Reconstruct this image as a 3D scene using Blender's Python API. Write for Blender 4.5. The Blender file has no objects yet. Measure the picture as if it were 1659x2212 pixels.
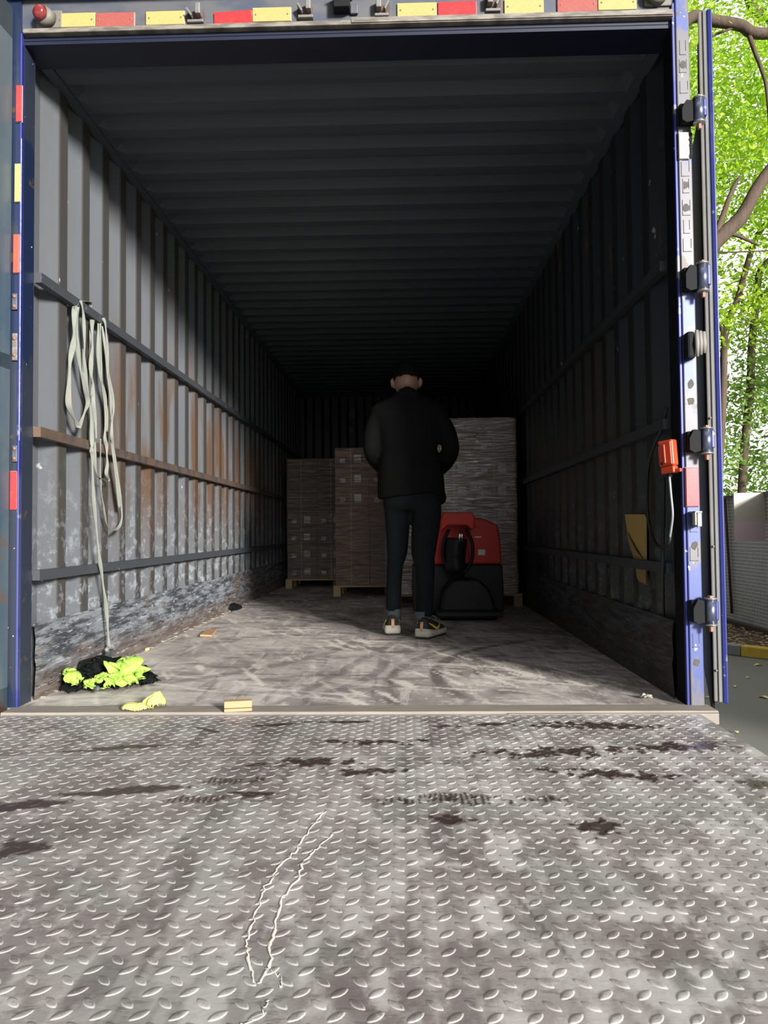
import bpy, bmesh, math, random
import numpy as np
from mathutils import Vector, Matrix

random.seed(7)
rng = np.random.RandomState(7)
SC = bpy.context.scene
COL = SC.collection
PI = math.pi

# ------------------------------------------------------------------ camera
FPX = 1661.0
PITCH, YAW, ROLL, CY = 0.0349, -0.0270, -0.0091, 1088.7
CPOS = Vector((0.2041, -2.7252, 0.6149))
cp, sp, cy_, sy_ = math.cos(PITCH), math.sin(PITCH), math.cos(YAW), math.sin(YAW)
CF = Vector((sy_ * cp, cy_ * cp, sp))
_rt = Vector((cy_, -sy_, 0.0)); _up = _rt.cross(CF)
CR = _rt * math.cos(ROLL) + _up * math.sin(ROLL)
CU = -_rt * math.sin(ROLL) + _up * math.cos(ROLL)
cam = bpy.data.cameras.new('camera')
cam_o = bpy.data.objects.new('camera', cam); COL.objects.link(cam_o)
m = Matrix.Identity(4)
for i in range(3):
    m[i][0], m[i][1], m[i][2], m[i][3] = CR[i], CU[i], -CF[i], CPOS[i]
cam_o.matrix_world = m
cam.sensor_fit = 'VERTICAL'; cam.sensor_height = 36.0
cam.lens = 36.0 * FPX / 2212.0
cam.shift_y = -(1106.0 - CY) / 2212.0
cam.clip_start = 0.02; cam.clip_end = 300
SC.camera = cam_o

# ------------------------------------------------------------------ world, sun, exposure
W_BASE, W_LOBE, W_TOP, W_FRONT, W_STREET = 0.015, 4.0, 2.1, 1.9, 4.0
SUN_E = 9.0
SC.view_settings.view_transform = 'Standard'
SC.view_settings.look = 'None'
SC.view_settings.gamma = 1.0
SC.view_settings.exposure = 0.0
wd = bpy.data.worlds.new('overcast_sky'); SC.world = wd; wd.use_nodes = True
wn, wl = wd.node_tree.nodes, wd.node_tree.links
wn.clear()
wo = wn.new('ShaderNodeOutputWorld'); bg = wn.new('ShaderNodeBackground')
tc = wn.new('ShaderNodeTexCoord')
def wdot(v, p):
    n = wn.new('ShaderNodeVectorMath'); n.operation = 'DOT_PRODUCT'
    wl.new(tc.outputs['Generated'], n.inputs[0]); n.inputs[1].default_value = Vector(v).normalized()
    a = wn.new('ShaderNodeMath'); a.operation = 'MAXIMUM'; wl.new(n.outputs['Value'], a.inputs[0]); a.inputs[1].default_value = 0
    b = wn.new('ShaderNodeMath'); b.operation = 'POWER'; wl.new(a.outputs[0], b.inputs[0]); b.inputs[1].default_value = p
    return b
def wmath(op, a, b):
    n = wn.new('ShaderNodeMath'); n.operation = op
    for i, v in enumerate((a, b)):
        if isinstance(v, (int, float)): n.inputs[i].default_value = v
        else: wl.new(v.outputs[0], n.inputs[i])
    return n
acc = wmath('ADD', W_BASE, wmath('MULTIPLY', wdot((0.50, -0.84, 0.20), 30.0), W_LOBE))
acc = wmath('ADD', acc, wmath('MULTIPLY', wdot((0, -0.03, 1), 8.0), W_TOP))
acc = wmath('ADD', acc, wmath('MULTIPLY', wdot((0.16, -1.0, 0.17), 45.0), W_STREET))
acc = wmath('ADD', acc, wmath('MULTIPLY', wdot((0.45, 0.9, 0.15), 4.0), W_FRONT))
bg.inputs['Color'].default_value = (0.97, 0.98, 1.0, 1)
wl.new(acc.outputs[0], bg.inputs['Strength']); wl.new(bg.outputs[0], wo.inputs[0])

sun = bpy.data.lights.new('hazy_sun', 'SUN'); sun.energy = SUN_E; sun.angle = math.radians(9); sun.color = (1.0, 0.97, 0.93)
sun_o = bpy.data.objects.new('hazy_sun', sun); COL.objects.link(sun_o)
sun_o.rotation_euler = Vector((-0.63, 1.0, -0.285)).to_track_quat('-Z', 'Y').to_euler()
sun_o.location = (3, -6, 4)

# ------------------------------------------------------------------ picture point -> place helpers
def ray(x, y): return CF + CR * ((x - 829.5) / FPX) - CU * ((y - CY) / FPX)
def onX(x, y, X): d = ray(x, y); return CPOS + d * ((X - CPOS.x) / d.x)
def onY(x, y, Y): d = ray(x, y); return CPOS + d * ((Y - CPOS.y) / d.y)
def onZ(x, y, Z): d = ray(x, y); return CPOS + d * ((Z - CPOS.z) / d.z)

# ------------------------------------------------------------------ object helpers
def tag(o, label=None, cat=None, group=None, kind=None):
    if label: o['label'] = label
    if cat: o['category'] = cat
    if group: o['group'] = group
    if kind: o['kind'] = kind
    return o
def empty(name, loc=(0, 0, 0), rz=0, label=None, cat=None, group=None):
    o = bpy.data.objects.new(name, None); COL.objects.link(o)
    o.location = loc; o.rotation_euler = (0, 0, rz); o.empty_display_size = 0.1
    return tag(o, label, cat, group)
def copy_tree(o, parent=None):
    c = o.copy(); COL.objects.link(c)
    if parent: c.parent = parent
    for ch in list(o.children): copy_tree(ch, c)
    return c

class MB:
    def __init__(s): s.v = []; s.f = []; s.sm = []
    def add(s, vs, fs, smooth=False):
        b = len(s.v); s.v += [tuple(p) for p in vs]
        for f in fs: s.f.append(tuple(b + i for i in f)); s.sm.append(smooth)
    def box(s, x0, x1, y0, y1, z0, z1, M=None, bev=0.0):
        if bev > 0:
            bm = bmesh.new(); bmesh.ops.create_cube(bm, size=1)
            for v in bm.verts: v.co = Vector((x0 + (v.co.x + .5) * (x1 - x0), y0 + (v.co.y + .5) * (y1 - y0), z0 + (v.co.z + .5) * (z1 - z0)))
            bmesh.ops.bevel(bm, geom=list(bm.edges), offset=bev, segments=2, affect='EDGES', profile=.5)
            bm.verts.index_update(); vs = [M @ v.co if M else v.co.copy() for v in bm.verts]
            fs = [[v.index for v in f.verts] for f in bm.faces]; bm.free(); s.add(vs, fs); return s
        vs = [Vector((x, y, z)) for z in (z0, z1) for y in (y0, y1) for x in (x0, x1)]
        if M: vs = [M @ p for p in vs]
        s.add(vs, [(0, 2, 3, 1), (4, 5, 7, 6), (0, 1, 5, 4), (2, 6, 7, 3), (0, 4, 6, 2), (1, 3, 7, 5)]); return s
    def tube(s, pts, r, n=10, caps=True, flat=None, up=None, smooth=True):
        pts = [Vector(p) for p in pts]; k = len(pts)
        rs = list(r) if hasattr(r, '__len__') else [r] * k
        ts = []
        for i in range(k):
            t = pts[min(i + 1, k - 1)] - pts[max(i - 1, 0)]
            ts.append(t.normalized() if t.length > 1e-9 else Vector((0, 0, 1)))
        a = Vector(up) if up else (Vector((1, 0, 0)) if abs(ts[0].x) < .9 else Vector((0, 1, 0)))
        vs = []
        for i in range(k):
            a = a - ts[i] * a.dot(ts[i]); a.normalize(); b = ts[i].cross(a)
            for j in range(n):
                th = 2 * PI * j / n
                rr = rs[i]; ra, rb = (rr if not hasattr(rr, '__len__') else rr[0]), (rr if not hasattr(rr, '__len__') else rr[1])
                vs.append(pts[i] + a * (ra * math.cos(th)) + b * (rb * math.sin(th)))
        fs = [(i * n + j, i * n + (j + 1) % n, (i + 1) * n + (j + 1) % n, (i + 1) * n + j) for i in range(k - 1) for j in range(n)]
        if caps: fs += [tuple(reversed(range(n))), tuple((k - 1) * n + j for j in range(n))]
        s.add(vs, fs, smooth); return s
    def loft(s, rings, n=24, p=2.0):
        # ring = (cx, cy, cz, rx, ry[, tiltx]) superellipse in the horizontal plane
        vs = []
        for R in rings:
            c = Vector(R[:3]); tilt = R[5] if len(R) > 5 else 0
            for j in range(n):
                th = 2 * PI * j / n; ct, st = math.cos(th), math.sin(th)
                x = R[3] * math.copysign(abs(ct) ** (2 / p), ct); y = R[4] * math.copysign(abs(st) ** (2 / p), st)
                vs.append(c + Vector((x, y * math.cos(tilt), y * math.sin(tilt))))
        k = len(rings)
        fs = [(i * n + j, i * n + (j + 1) % n, (i + 1) * n + (j + 1) % n, (i + 1) * n + j) for i in range(k - 1) for j in range(n)]
        fs += [tuple(reversed(range(n))), tuple((k - 1) * n + j for j in range(n))]
        s.add(vs, fs, True); return s
    def ell(s, c, r, n=16, M=None):
        vs = []; fs = []
        for i in range(n + 1):
            ph = PI * i / n - PI / 2
            for j in range(n):
                th = 2 * PI * j / n
                p = Vector((r[0] * math.cos(ph) * math.cos(th), r[1] * math.cos(ph) * math.sin(th), r[2] * math.sin(ph)))
                if M: p = M @ p
                vs.append(Vector(c) + p)
        fs = [(i * n + j, i * n + (j + 1) % n, (i + 1) * n + (j + 1) % n, (i + 1) * n + j) for i in range(n) for j in range(n)]
        s.add(vs, fs, True); return s
    def prism(s, poly, y0, y1, M=None):   # polygon in XZ extruded along Y
        n = len(poly); vs = [Vector((x, y, z)) for y in (y0, y1) for x, z in poly]
        if M: vs = [M @ p for p in vs]
        s.add(vs, [tuple(range(n)), tuple(reversed(range(n, 2 * n)))] + [(i, i + n, (i + 1) % n + n, (i + 1) % n) for i in range(n)]); return s
    def build(s, name, mat, parent=None, remesh=0, smooth_it=0):
        me = bpy.data.meshes.new(name); me.from_pydata(s.v, [], s.f)
        me.polygons.foreach_set('use_smooth', s.sm)
        me.update(); o = bpy.data.objects.new(name, me); COL.objects.link(o)
        bm = bmesh.new(); bm.from_mesh(me); bmesh.ops.remove_doubles(bm, verts=bm.verts, dist=1e-6)
        bmesh.ops.recalc_face_normals(bm, faces=bm.faces); bm.to_mesh(me); bm.free()
        if remesh:
            md = o.modifiers.new('r', 'REMESH'); md.mode = 'VOXEL'; md.voxel_size = remesh; md.use_smooth_shade = True
            if smooth_it:
                ms = o.modifiers.new('s', 'SMOOTH'); ms.factor = .5; ms.iterations = smooth_it
            dg = bpy.context.evaluated_depsgraph_get(); dg.update()
            me2 = bpy.data.meshes.new_from_object(o.evaluated_get(dg)); o.modifiers.clear(); o.data = me2; me2.name = name
            me2.polygons.foreach_set('use_smooth', [True] * len(me2.polygons))
        if mat: o.data.materials.clear(); o.data.materials.append(mat)
        if parent: o.parent = parent
        return o

def spline(pts, n=8):
    P = [Vector(p) for p in pts]; out = []
    for i in range(len(P) - 1):
        a, b, c, d = P[max(i - 1, 0)], P[i], P[i + 1], P[min(i + 2, len(P) - 1)]
        for k in range(n):
            t = k / n
            out.append(.5 * ((2 * b) + (c - a) * t + (2 * a - 5 * b + 4 * c - d) * t * t + (3 * b - a - 3 * c + d) * t ** 3))
    out.append(P[-1]); return out

# value noise for numpy-built meshes
_T = {}
def vnoise(x, y, seed=0):
    if seed not in _T: _T[seed] = np.random.RandomState(seed).rand(256, 256)
    T = _T[seed]; xi = np.floor(x).astype(int); yi = np.floor(y).astype(int); fx = x - xi; fy = y - yi
    fx = fx * fx * (3 - 2 * fx); fy = fy * fy * (3 - 2 * fy)
    g = lambda a, b: T[a % 256, b % 256]
    return (g(xi, yi) * (1 - fx) + g(xi + 1, yi) * fx) * (1 - fy) + (g(xi, yi + 1) * (1 - fx) + g(xi + 1, yi + 1) * fx) * fy
def fbm(x, y, seed=0, o=4):
    s = 0; a = .5
    for i in range(o): s = s + a * vnoise(x * 2 ** i, y * 2 ** i, seed + i); a *= .5
    return s / (1 - .5 ** o)
def sstep(a, b, x):
    t = np.clip((x - a) / (b - a), 0, 1); return t * t * (3 - 2 * t)

# ------------------------------------------------------------------ materials
class NM:
    def __init__(s, name, rough=.6, metal=0.0, spec=.5):
        s.m = bpy.data.materials.new(name); s.m.use_nodes = True
        s.n = s.m.node_tree.nodes; s.l = s.m.node_tree.links
        s.b = s.n['Principled BSDF']; s.b.inputs['Roughness'].default_value = rough
        s.b.inputs['Metallic'].default_value = metal
        s.b.inputs['Specular IOR Level'].default_value = spec
        s.tc = s.n.new('ShaderNodeTexCoord')
    def put(s, sock, v):
        if isinstance(v, (int, float)): sock.default_value = v
        elif isinstance(v, tuple): sock.default_value = v if len(v) == len(sock.default_value) else v + (1,)
        else: s.l.new(v, sock)
    def vec(s, scale=(1, 1, 1), loc=(0, 0, 0), rot=(0, 0, 0), src='Object'):
        mp = s.n.new('ShaderNodeMapping'); mp.inputs['Scale'].default_value = scale
        mp.inputs['Location'].default_value = loc; mp.inputs['Rotation'].default_value = rot
        s.l.new(s.tc.outputs[src], mp.inputs[0]); return mp.outputs[0]
    def noise(s, vec, scale=5, detail=4, rough=.55, dist=0):
        n = s.n.new('ShaderNodeTexNoise'); s.l.new(vec, n.inputs['Vector']); n.inputs['Scale'].default_value = scale
        n.inputs['Detail'].default_value = detail; n.inputs['Roughness'].default_value = rough; n.inputs['Distortion'].default_value = dist
        return n.outputs['Fac']
    def step(s, v, a, b):
        n = s.n.new('ShaderNodeMapRange'); n.interpolation_type = 'SMOOTHSTEP'; s.put(n.inputs[0], v)
        n.inputs[1].default_value = a; n.inputs[2].default_value = b; return n.outputs[0]
    def math(s, op, a, b=0.0):
        n = s.n.new('ShaderNodeMath'); n.operation = op; s.put(n.inputs[0], a); s.put(n.inputs[1], b); return n.outputs[0]
    def mix(s, f, a, b):
        n = s.n.new('ShaderNodeMix'); n.data_type = 'RGBA'; s.put(n.inputs[0], f); s.put(n.inputs[6], a); s.put(n.inputs[7], b); return n.outputs[2]
    def sep(s, vec):
        n = s.n.new('ShaderNodeSeparateXYZ'); s.l.new(vec, n.inputs[0]); return n.outputs
    def attr(s, name):
        n = s.n.new('ShaderNodeAttribute'); n.attribute_name = name; return n.outputs['Fac']
    def col(s, v): s.put(s.b.inputs['Base Color'], v); return s
    def rough(s, v): s.put(s.b.inputs['Roughness'], v); return s
    def bump(s, h, strength=.3, dist=.01):
        n = s.n.new('ShaderNodeBump'); n.inputs['Strength'].default_value = strength; n.inputs['Distance'].default_value = dist
        s.put(n.inputs['Height'], h); s.l.new(n.outputs[0], s.b.inputs['Normal']); return s

def plain(name, c, rough=.6, metal=0.0, var=.12, scale=20, bump=0.0, spec=.5):
    k = NM(name, rough, metal, spec); n = k.noise(k.vec(), scale, 3)
    lo = tuple(x * (1 - var) for x in c); hi = tuple(min(1, x * (1 + var)) for x in c)
    k.col(k.mix(n, lo, hi))
    if bump: k.bump(n, bump, .005)
    return k.m

WX = 1.175
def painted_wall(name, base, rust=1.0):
    k = NM(name, .5, 0, .35)
    v = k.vec(); X, Y, Z = k.sep(v)
    c = k.mix(k.noise(v, 1.4, 4), tuple(x * .85 for x in base), tuple(x * 1.12 for x in base))
    # ridges are rubbed dirty by cargo
    ax = k.math('ABSOLUTE', X)
    rid = k.math('SUBTRACT', 1.0, k.step(ax, WX + .001, WX + .006))
    c = k.mix(k.math('MULTIPLY', rid, .9), c, tuple(x * y for x, y in zip(base, (.46, .40, .33))))
    # rust runs: long vertical streaks strongest in the middle band
    rn = k.noise(k.vec((1, 7, .8)), 1.3, 5, .6)
    band = k.math('MULTIPLY', k.step(Z, .45, .95), k.math('SUBTRACT', 1.0, k.step(Z, 1.25, 1.75)))
    band = k.math('MULTIPLY', band, k.step(Y, .5, 1.2))
    rf = k.math('MULTIPLY', k.step(rn, .44, .62), k.math('ADD', k.math('MULTIPLY', band, .85 * rust), .12 * rust))
    c = k.mix(rf, c, (.085, .050, .030))
    # bare orange spots
    on = k.math('MULTIPLY', k.step(k.noise(k.vec((1, 2.5, .6)), 3.1, 5, .7), .64, .72), .55)
    c = k.mix(on, c, (.20, .09, .045))
    # chalky scuffs low on the wall
    low = k.math('SUBTRACT', 1.0, k.step(Z, .25, 1.1))
    sn = k.step(k.noise(k.vec((1, 3.5, 3.0)), 5, 7, .75, .15), .50, .62)
    c = k.mix(k.math('MULTIPLY', k.math('MULTIPLY', sn, low), .55 * max(rust, .35)), c, (.30, .325, .345))
    # flecks and scratches
    fl = k.step(k.noise(k.vec((1, 1.6, 1.0)), 12, 3, .5, .4), .72, .76)
    c = k.mix(k.math('MULTIPLY', fl, .8), c, (.40, .41, .40))
    k.col(c); k.bump(k.noise(v, 30, 4), .15, .004)
    return k.m

M = {}
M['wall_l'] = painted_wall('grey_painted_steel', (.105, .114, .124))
M['wall_r'] = painted_wall('shaded_painted_steel', (0.032, 0.037, 0.043), .15)  # same paint as the left wall, darkened: shade put into the colour
def mk_ceil():
    k = NM('ceiling_paint', .55, 0, .3); v = k.vec()
    k.col(k.mix(k.noise(v, 1.2, 4), (.050, .062, .073), (.080, .094, .105))); return k.m
M['ceil'] = mk_ceil()
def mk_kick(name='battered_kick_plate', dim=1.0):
    k = NM(name, .5, .2, .4); X, Y, Z = k.sep(k.vec())
    a = k.noise(k.vec((1, 1.2, 9)), 4, 7, .7, .15)
    c = k.mix(k.step(a, .4, .62), (0.058, 0.062, 0.072), (0.285, 0.309, 0.335))
    r = k.step(k.noise(k.vec((1, .9, 2.0)), 3, 4), .52, .66)
    lowr = k.math('SUBTRACT', 1.0, k.step(Z, .02, .16))
    c = k.mix(k.math('MULTIPLY', k.math('MAXIMUM', r, lowr), .65), c, (0.184, 0.126, 0.092))
    w = k.step(k.noise(k.vec((1, 2.2, 22)), 4, 6, .65, .2), .57, .64)
    c = k.mix(k.math('MULTIPLY', w, .7), c, (0.518, 0.552, 0.586))
    dk = k.step(k.noise(k.vec((1, 3, 16), (0, 5, 3)), 4, 6, .65, .2), .58, .65)
    c = k.mix(k.math('MULTIPLY', dk, .8), c, (0.026, 0.026, 0.026))
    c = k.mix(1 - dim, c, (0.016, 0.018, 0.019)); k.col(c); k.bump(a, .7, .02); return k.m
M['kick'] = mk_kick(); M['kick_r'] = mk_kick('shaded_kick_plate', .25)  # right kick plate: shade of that side mixed in as a darker colour
def mk_rail():
    k = NM('rusty_rail', .55, .3, .4); X, Y, Z = k.sep(k.vec())
    a = k.noise(k.vec((1, 3, 3)), 5, 5)
    mid = k.math('MULTIPLY', k.step(Z, .75, .95), k.math('SUBTRACT', 1.0, k.step(Z, 1.2, 1.4)))
    c = k.mix(k.math('MULTIPLY', k.step(a, .3, .6), mid), (0.068, 0.074, 0.084), (0.149, 0.099, 0.068))
    c = k.mix(k.step(k.noise(k.vec(), 24, 3), .68, .74), c, (0.310, 0.310, 0.298)); k.col(c); return k.m
M['rail'] = mk_rail()
M['rail_r'] = plain('shaded_rail_paint', (.030, .034, .040), .6, .1, .3, 8)  # right rails coloured near black for the shade on that wall
def mk_blue(name, blue, wear, worn, scale=2.2, thr=.52, yz=(1, 1, .5), rough=.35):
    k = NM(name, rough, .15, .5)
    a = k.noise(k.vec(yz), scale, 5, .6)
    c = k.mix(k.step(a, thr, thr + .04), blue, worn)
    b = k.noise(k.vec((1, 1, 1.2), (3, 1, 2)), 9, 4)
    c = k.mix(k.step(b, .62, .66), c, wear)
    f = k.noise(k.vec((1, 1, 1)), 40, 2)
    c = k.mix(k.step(f, .72, .76), c, (.75, .75, .8)); k.col(c); k.rough(k.mix(a, (.3, .3, .3), (.55, .55, .55)))
    return k.m
M['blue_post'] = mk_blue('worn_blue_paint', (.062, .085, .24), (.075, .062, .052), (.120, .115, .125), thr=.47, scale=3.2)
M['blue_bright'] = mk_blue('bright_blue_edge', (0.020, 0.028, 0.170), (0.150, 0.160, 0.225), (0.050, 0.060, 0.180), thr=.55)
M['blue_dark'] = mk_blue('dark_blue_paint', (.011, .021, .055), (.075, .052, .040), (.026, .034, .052), thr=.5)
M['inner_shade'] = plain('shaded_post_paint', (.007, .008, .010), .8, 0, .4, 8, spec=.1)  # right return faces away from the sun; its shade is in the colour
M['navy'] = plain('navy_header_paint', (0.007, 0.010, 0.029), .5, .1, .3, 6)
def mk_header():
    k = NM('dusty_blue_grey_header', .55, .05); a = k.noise(k.vec((1, 1, 2)), 5, 4)
    k.col(k.mix(k.step(a, .35, .65), (0.050, 0.061, 0.091), (0.094, 0.094, 0.099))); return k.m
M['header'] = mk_header()
def mk_lip():
    k = NM('dirty_beige_lip', .6, .1); a = k.noise(k.vec((3, 1, 12)), 4, 5)
    k.col(k.mix(k.step(a, .35, .65), (0.102, 0.090, 0.078), (0.228, 0.204, 0.168))); return k.m
M['lip'] = mk_lip()
def mk_door(name='door_paint'):
    k = NM(name, .5, .1); a = k.noise(k.vec((1, 1, .4)), 2.5, 5)
    c = k.mix(k.step(a, .35, .6), (.045, .078, .110), (.095, .12, .13))
    X, Y, Z = k.sep(k.vec()); 
    c = k.mix(k.math('MULTIPLY', k.step(k.noise(k.vec((1, 1, 1)), 6, 4), .55, .62), k.math('SUBTRACT', 1.0, k.step(Z, .3, .9))), c, (.12, .075, .05))
    k.col(c); return k.m
M['door'] = mk_door()
M['gasket'] = plain('grey_gasket', (0.204, 0.194, 0.178), .7, 0, .25, 14)
M['alu'] = plain('weathered_aluminium', (0.400, 0.408, 0.400), .4, .6, .15, 10)
M['black_rubber'] = plain('black_rubber', (.008, .008, .009), .7, spec=.2)
M['dark_door'] = plain('dark_olive_door_back', (0.050, 0.054, 0.050), .6)
M['steel'] = plain('dark_hinge_steel', (.16, .18, .26), .3, .75, .3, 12)
M['zinc'] = plain('zinc_washer', (0.360, 0.360, 0.342), .35, .8, .1)
M['rust_bolt'] = plain('rusty_bolt', (.30, .16, .11), .7, .2, .3, 30)
M['rust_bracket'] = plain('rust_brown_bracket', (.10, .05, .035), .7, .2, .4, 25)
M['bracket_grey'] = plain('chipped_grey_bracket', (0.175, 0.170, 0.160), .5, .2, .2, 25)
def mk_reflector(name, c):
    k = NM(name, .28, 0, .6); w = k.n.new('ShaderNodeTexVoronoi'); w.inputs['Scale'].default_value = 160
    k.l.new(k.vec(), w.inputs['Vector'])
    d = k.noise(k.vec(), 18, 4)
    cc = k.mix(k.math('MULTIPLY', w.outputs['Distance'], .35), c, tuple(min(1, x * 1.3 + .04) for x in c))
    k.col(k.mix(k.math('MULTIPLY', k.step(d, .55, .75), .3), cc, (.25, .2, .15))); return k.m
M['refl_y'] = mk_reflector('yellow_reflector', (0.396, 0.303, 0.110))
M['refl_dr'] = mk_reflector('faded_red_reflector', (0.286, 0.072, 0.061))
M['refl_r'] = mk_reflector('bright_red_reflector', (0.429, 0.025, 0.028))
M['refl_o'] = mk_reflector('orange_red_reflector', (0.440, 0.061, 0.030))
M['cream'] = plain('cream_plate', (0.432, 0.396, 0.330), .5)
M['lamp_red'] = plain('red_lamp_lens', (0.210, 0.030, 0.030), .15, 0, .1, 10, spec=.8)
M['lamp_base'] = plain('grimy_lamp_base', (0.150, 0.140, 0.115), .6)

def mk_floor():
    k = NM('worn_container_floor', .55, .1, .3)
    v = k.vec((1, .8, 1)); a = k.noise(v, 2.2, 6, .62, .4)
    c = k.mix(k.step(a, .32, .68), (0.260, 0.224, 0.201), (0.614, 0.566, 0.519))
    s1 = k.noise(k.vec((5, .7, 1), rot=(0.000, 0.000, 1.062)), 3.5, 5, .6, .6)
    c = k.mix(k.math('MULTIPLY', k.step(s1, .54, .66), .6), c, (0.708, 0.649, 0.590))
    s2 = k.noise(k.vec((6, .7, 1), rot=(0, 0, -.55)), 3.0, 5, .6, .5)
    c = k.mix(k.math('MULTIPLY', k.step(s2, .55, .68), .5), c, (0.118, 0.100, 0.094))
    f = k.noise(v, 26, 4, .6)
    c = k.mix(k.math('MULTIPLY', k.step(f, .56, .70), .5), c, (0.732, 0.708, 0.661))
    c = k.mix(k.attr('dark'), c, (0.077, 0.065, 0.059))
    c = k.mix(k.attr('light'), c, (0.885, 0.826, 0.732))
    k.col(c); k.rough(k.mix(a, (0.826, 0.826, 0.826), (0.531, 0.531, 0.531))); k.bump(f, .25, .004); return k.m
M['floor'] = mk_floor()
def mk_plate():
    k = NM('checker_plate', .5, .12, .4)
    v = k.vec(); a = k.noise(v, 3.0, 6, .62, .3)
    c = k.mix(k.step(a, .3, .7), (.170, .143, .136), (.355, .322, .302))
    f = k.noise(k.vec((1, .6, 1)), 22, 5, .65)
    c = k.mix(k.math('MULTIPLY', k.step(f, .47, .66), .6), c, (.53, .50, .47))
    gr = k.noise(k.vec((1, 1, 1), (7, 3, 0)), 4.2, 4)
    c = k.mix(k.math('MULTIPLY', k.step(gr, .46, .66), .45), c, (.31, .34, .29))
    hz = k.noise(k.vec((1.5, 5, 1)), 14, 6, .7)
    c = k.mix(k.math('MULTIPLY', k.step(hz, .53, .64), .5), c, (.10, .082, .075))
    c = k.mix(k.attr('dark'), c, (.115, .098, .095))
    c = k.mix(k.math('MULTIPLY', k.attr('light'), .75), c, (.62, .585, .56))
    c = k.mix(k.math('MULTIPLY', k.attr('lens'), .5), c, (.60, .58, .54))  # rim highlights of the raised lenses painted into the colour
    w = k.attr('wet'); c = k.mix(w, c, (.055, .035, .030)); k.col(c)
    k.rough(k.mix(w, k.mix(a, (.6, .6, .6), (.45, .45, .45)), (.3, .3, .3)))
    k.bump(k.noise(v, 90, 4, .6), .25, .002); return k.m
M['plate'] = mk_plate()
def mk_wood(name, c1, c2, sc=(2, 30, 30)):
    k = NM(name, .7, 0, .3); a = k.noise(k.vec(sc), 3, 4, .6)
    k.col(k.mix(a, c1, c2)); return k.m
M['sill'] = mk_wood('scraped_sill_plate', (.15, .13, .11), (.36, .32, .27), (2, 14, 14))
M['pallet_wood'] = mk_wood('pallet_wood', (.26, .18, .09), (.42, .32, .18), (3, 20, 20))
M['carton_l'] = mk_wood('brown_cardboard', (.20, .145, .105), (.26, .19, .14), (2, 2, 8))
M['carton_m'] = mk_wood('reddish_cardboard', (.24, .16, .12), (.31, .21, .155), (2, 2, 8))
M['tape'] = plain('packing_tape', (.36, .30, .22), .3)
M['label'] = plain('paper_label', (.56, .56, .54), .6, 0, .2, 60)
def mk_film(name='stretch_film', amt=.55, dist=.03):
    k = NM(name, .1); n = k.n; out = n['Material Output']
    g = n.new('ShaderNodeBsdfGlossy'); g.inputs['Roughness'].default_value = .16; g.inputs['Color'].default_value = (.95, .95, .92, 1)
    t = n.new('ShaderNodeBsdfTransparent'); mx = n.new('ShaderNodeMixShader'); 
    h = k.noise(k.vec((5, 5, 40)), 2.4, 6, .65, 1.6); bp = n.new('ShaderNodeBump'); bp.inputs['Strength'].default_value = .9; bp.inputs['Distance'].default_value = dist
    k.l.new(h, bp.inputs['Height']); k.l.new(bp.outputs[0], g.inputs['Normal'])
    f = k.math('ADD', k.math('MULTIPLY', k.step(k.noise(k.vec((2.2, 2.2, 30)), 2.5, 5, .6, 1.0), .38, .60), amt), .10)
    k.l.new(f, mx.inputs[0]); k.l.new(t.outputs[0], mx.inputs[1]); k.l.new(g.outputs[0], mx.inputs[2]); k.l.new(mx.outputs[0], out.inputs[0]); return k.m
M['film'] = mk_film(); M['film_thick'] = mk_film('thick_stretch_film', .85, .012)
def mk_web():
    k = NM('grey_green_webbing', .8, 0, .2); a = k.noise(k.vec((8, 8, 3)), 4, 4)
    c = k.mix(a, (0.135, 0.145, 0.125), (0.260, 0.270, 0.230)); k.col(c); k.bump(k.noise(k.vec(), 220, 2), .3, .002); return k.m
M['web'] = mk_web()
M['web_dark'] = plain('grey_webbing_end', (0.060, 0.070, 0.077), .6)
M['lime'] = plain('lime_green_fabric', (0.300, 0.492, 0.072), .7, 0, .12, 8)
M['black_cloth'] = plain('black_mesh_fabric', (0.006, 0.007, 0.007), .8, 0, .3, 12, spec=.1)
M['yellow_cloth'] = plain('pale_yellow_cloth', (0.600, 0.540, 0.150), .8, 0, .1, 15)
M['tan_block'] = plain('tan_wood', (0.434, 0.266, 0.140), .7, 0, .1, 12)
M['suit'] = plain('black_suit_cloth', (0.006, 0.006, 0.006), .9, 0, .2, 30, spec=.06)
M['denim'] = plain('dark_grey_trousers', (0.009, 0.010, 0.011), .9, 0, .3, 8, spec=.08)
M['denim_hem'] = plain('faded_trouser_hem', (.06, .075, .085), .85, 0, .3, 20)
M['skin'] = plain('skin', (0.248, 0.143, 0.093), .55, 0, .1, 10)
M['hair'] = plain('black_hair', (.004, .004, .004), .8, spec=.1)
M['shoe_black'] = plain('black_shoe_upper', (.02, .02, .02), .7)
M['shoe_white'] = plain('off_white_midsole', (0.496, 0.464, 0.384), .6, 0, .15, 18)
M['shoe_sole'] = plain('dark_outsole', (.015, .013, .018), .7)
M['shoe_orange'] = plain('orange_heel_tab', (.62, .34, .18), .6)
M['shoe_yellow'] = plain('yellow_shoe_mark', (.72, .50, .06), .5)
M['truck_red'] = plain('red_truck_cover', (.46, .035, .022), .5, 0, .08, 4, spec=.2)
M['truck_black'] = plain('black_truck_plastic', (0.009, 0.009, 0.011), .45, 0, .2, 10, spec=.15)
M['truck_grey'] = plain('charcoal_truck_chassis', (0.016, 0.017, 0.018), .5, 0, .2, 10, spec=.15)
M['chrome'] = plain('chrome', (.8, .8, .8), .15, 1.0, .03)
M['pendant'] = plain('orange_red_control_box', (0.540, 0.051, 0.012), .4, 0, .05, 8)
M['cable'] = plain('black_cable', (.012, .012, .013), .5)
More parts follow.
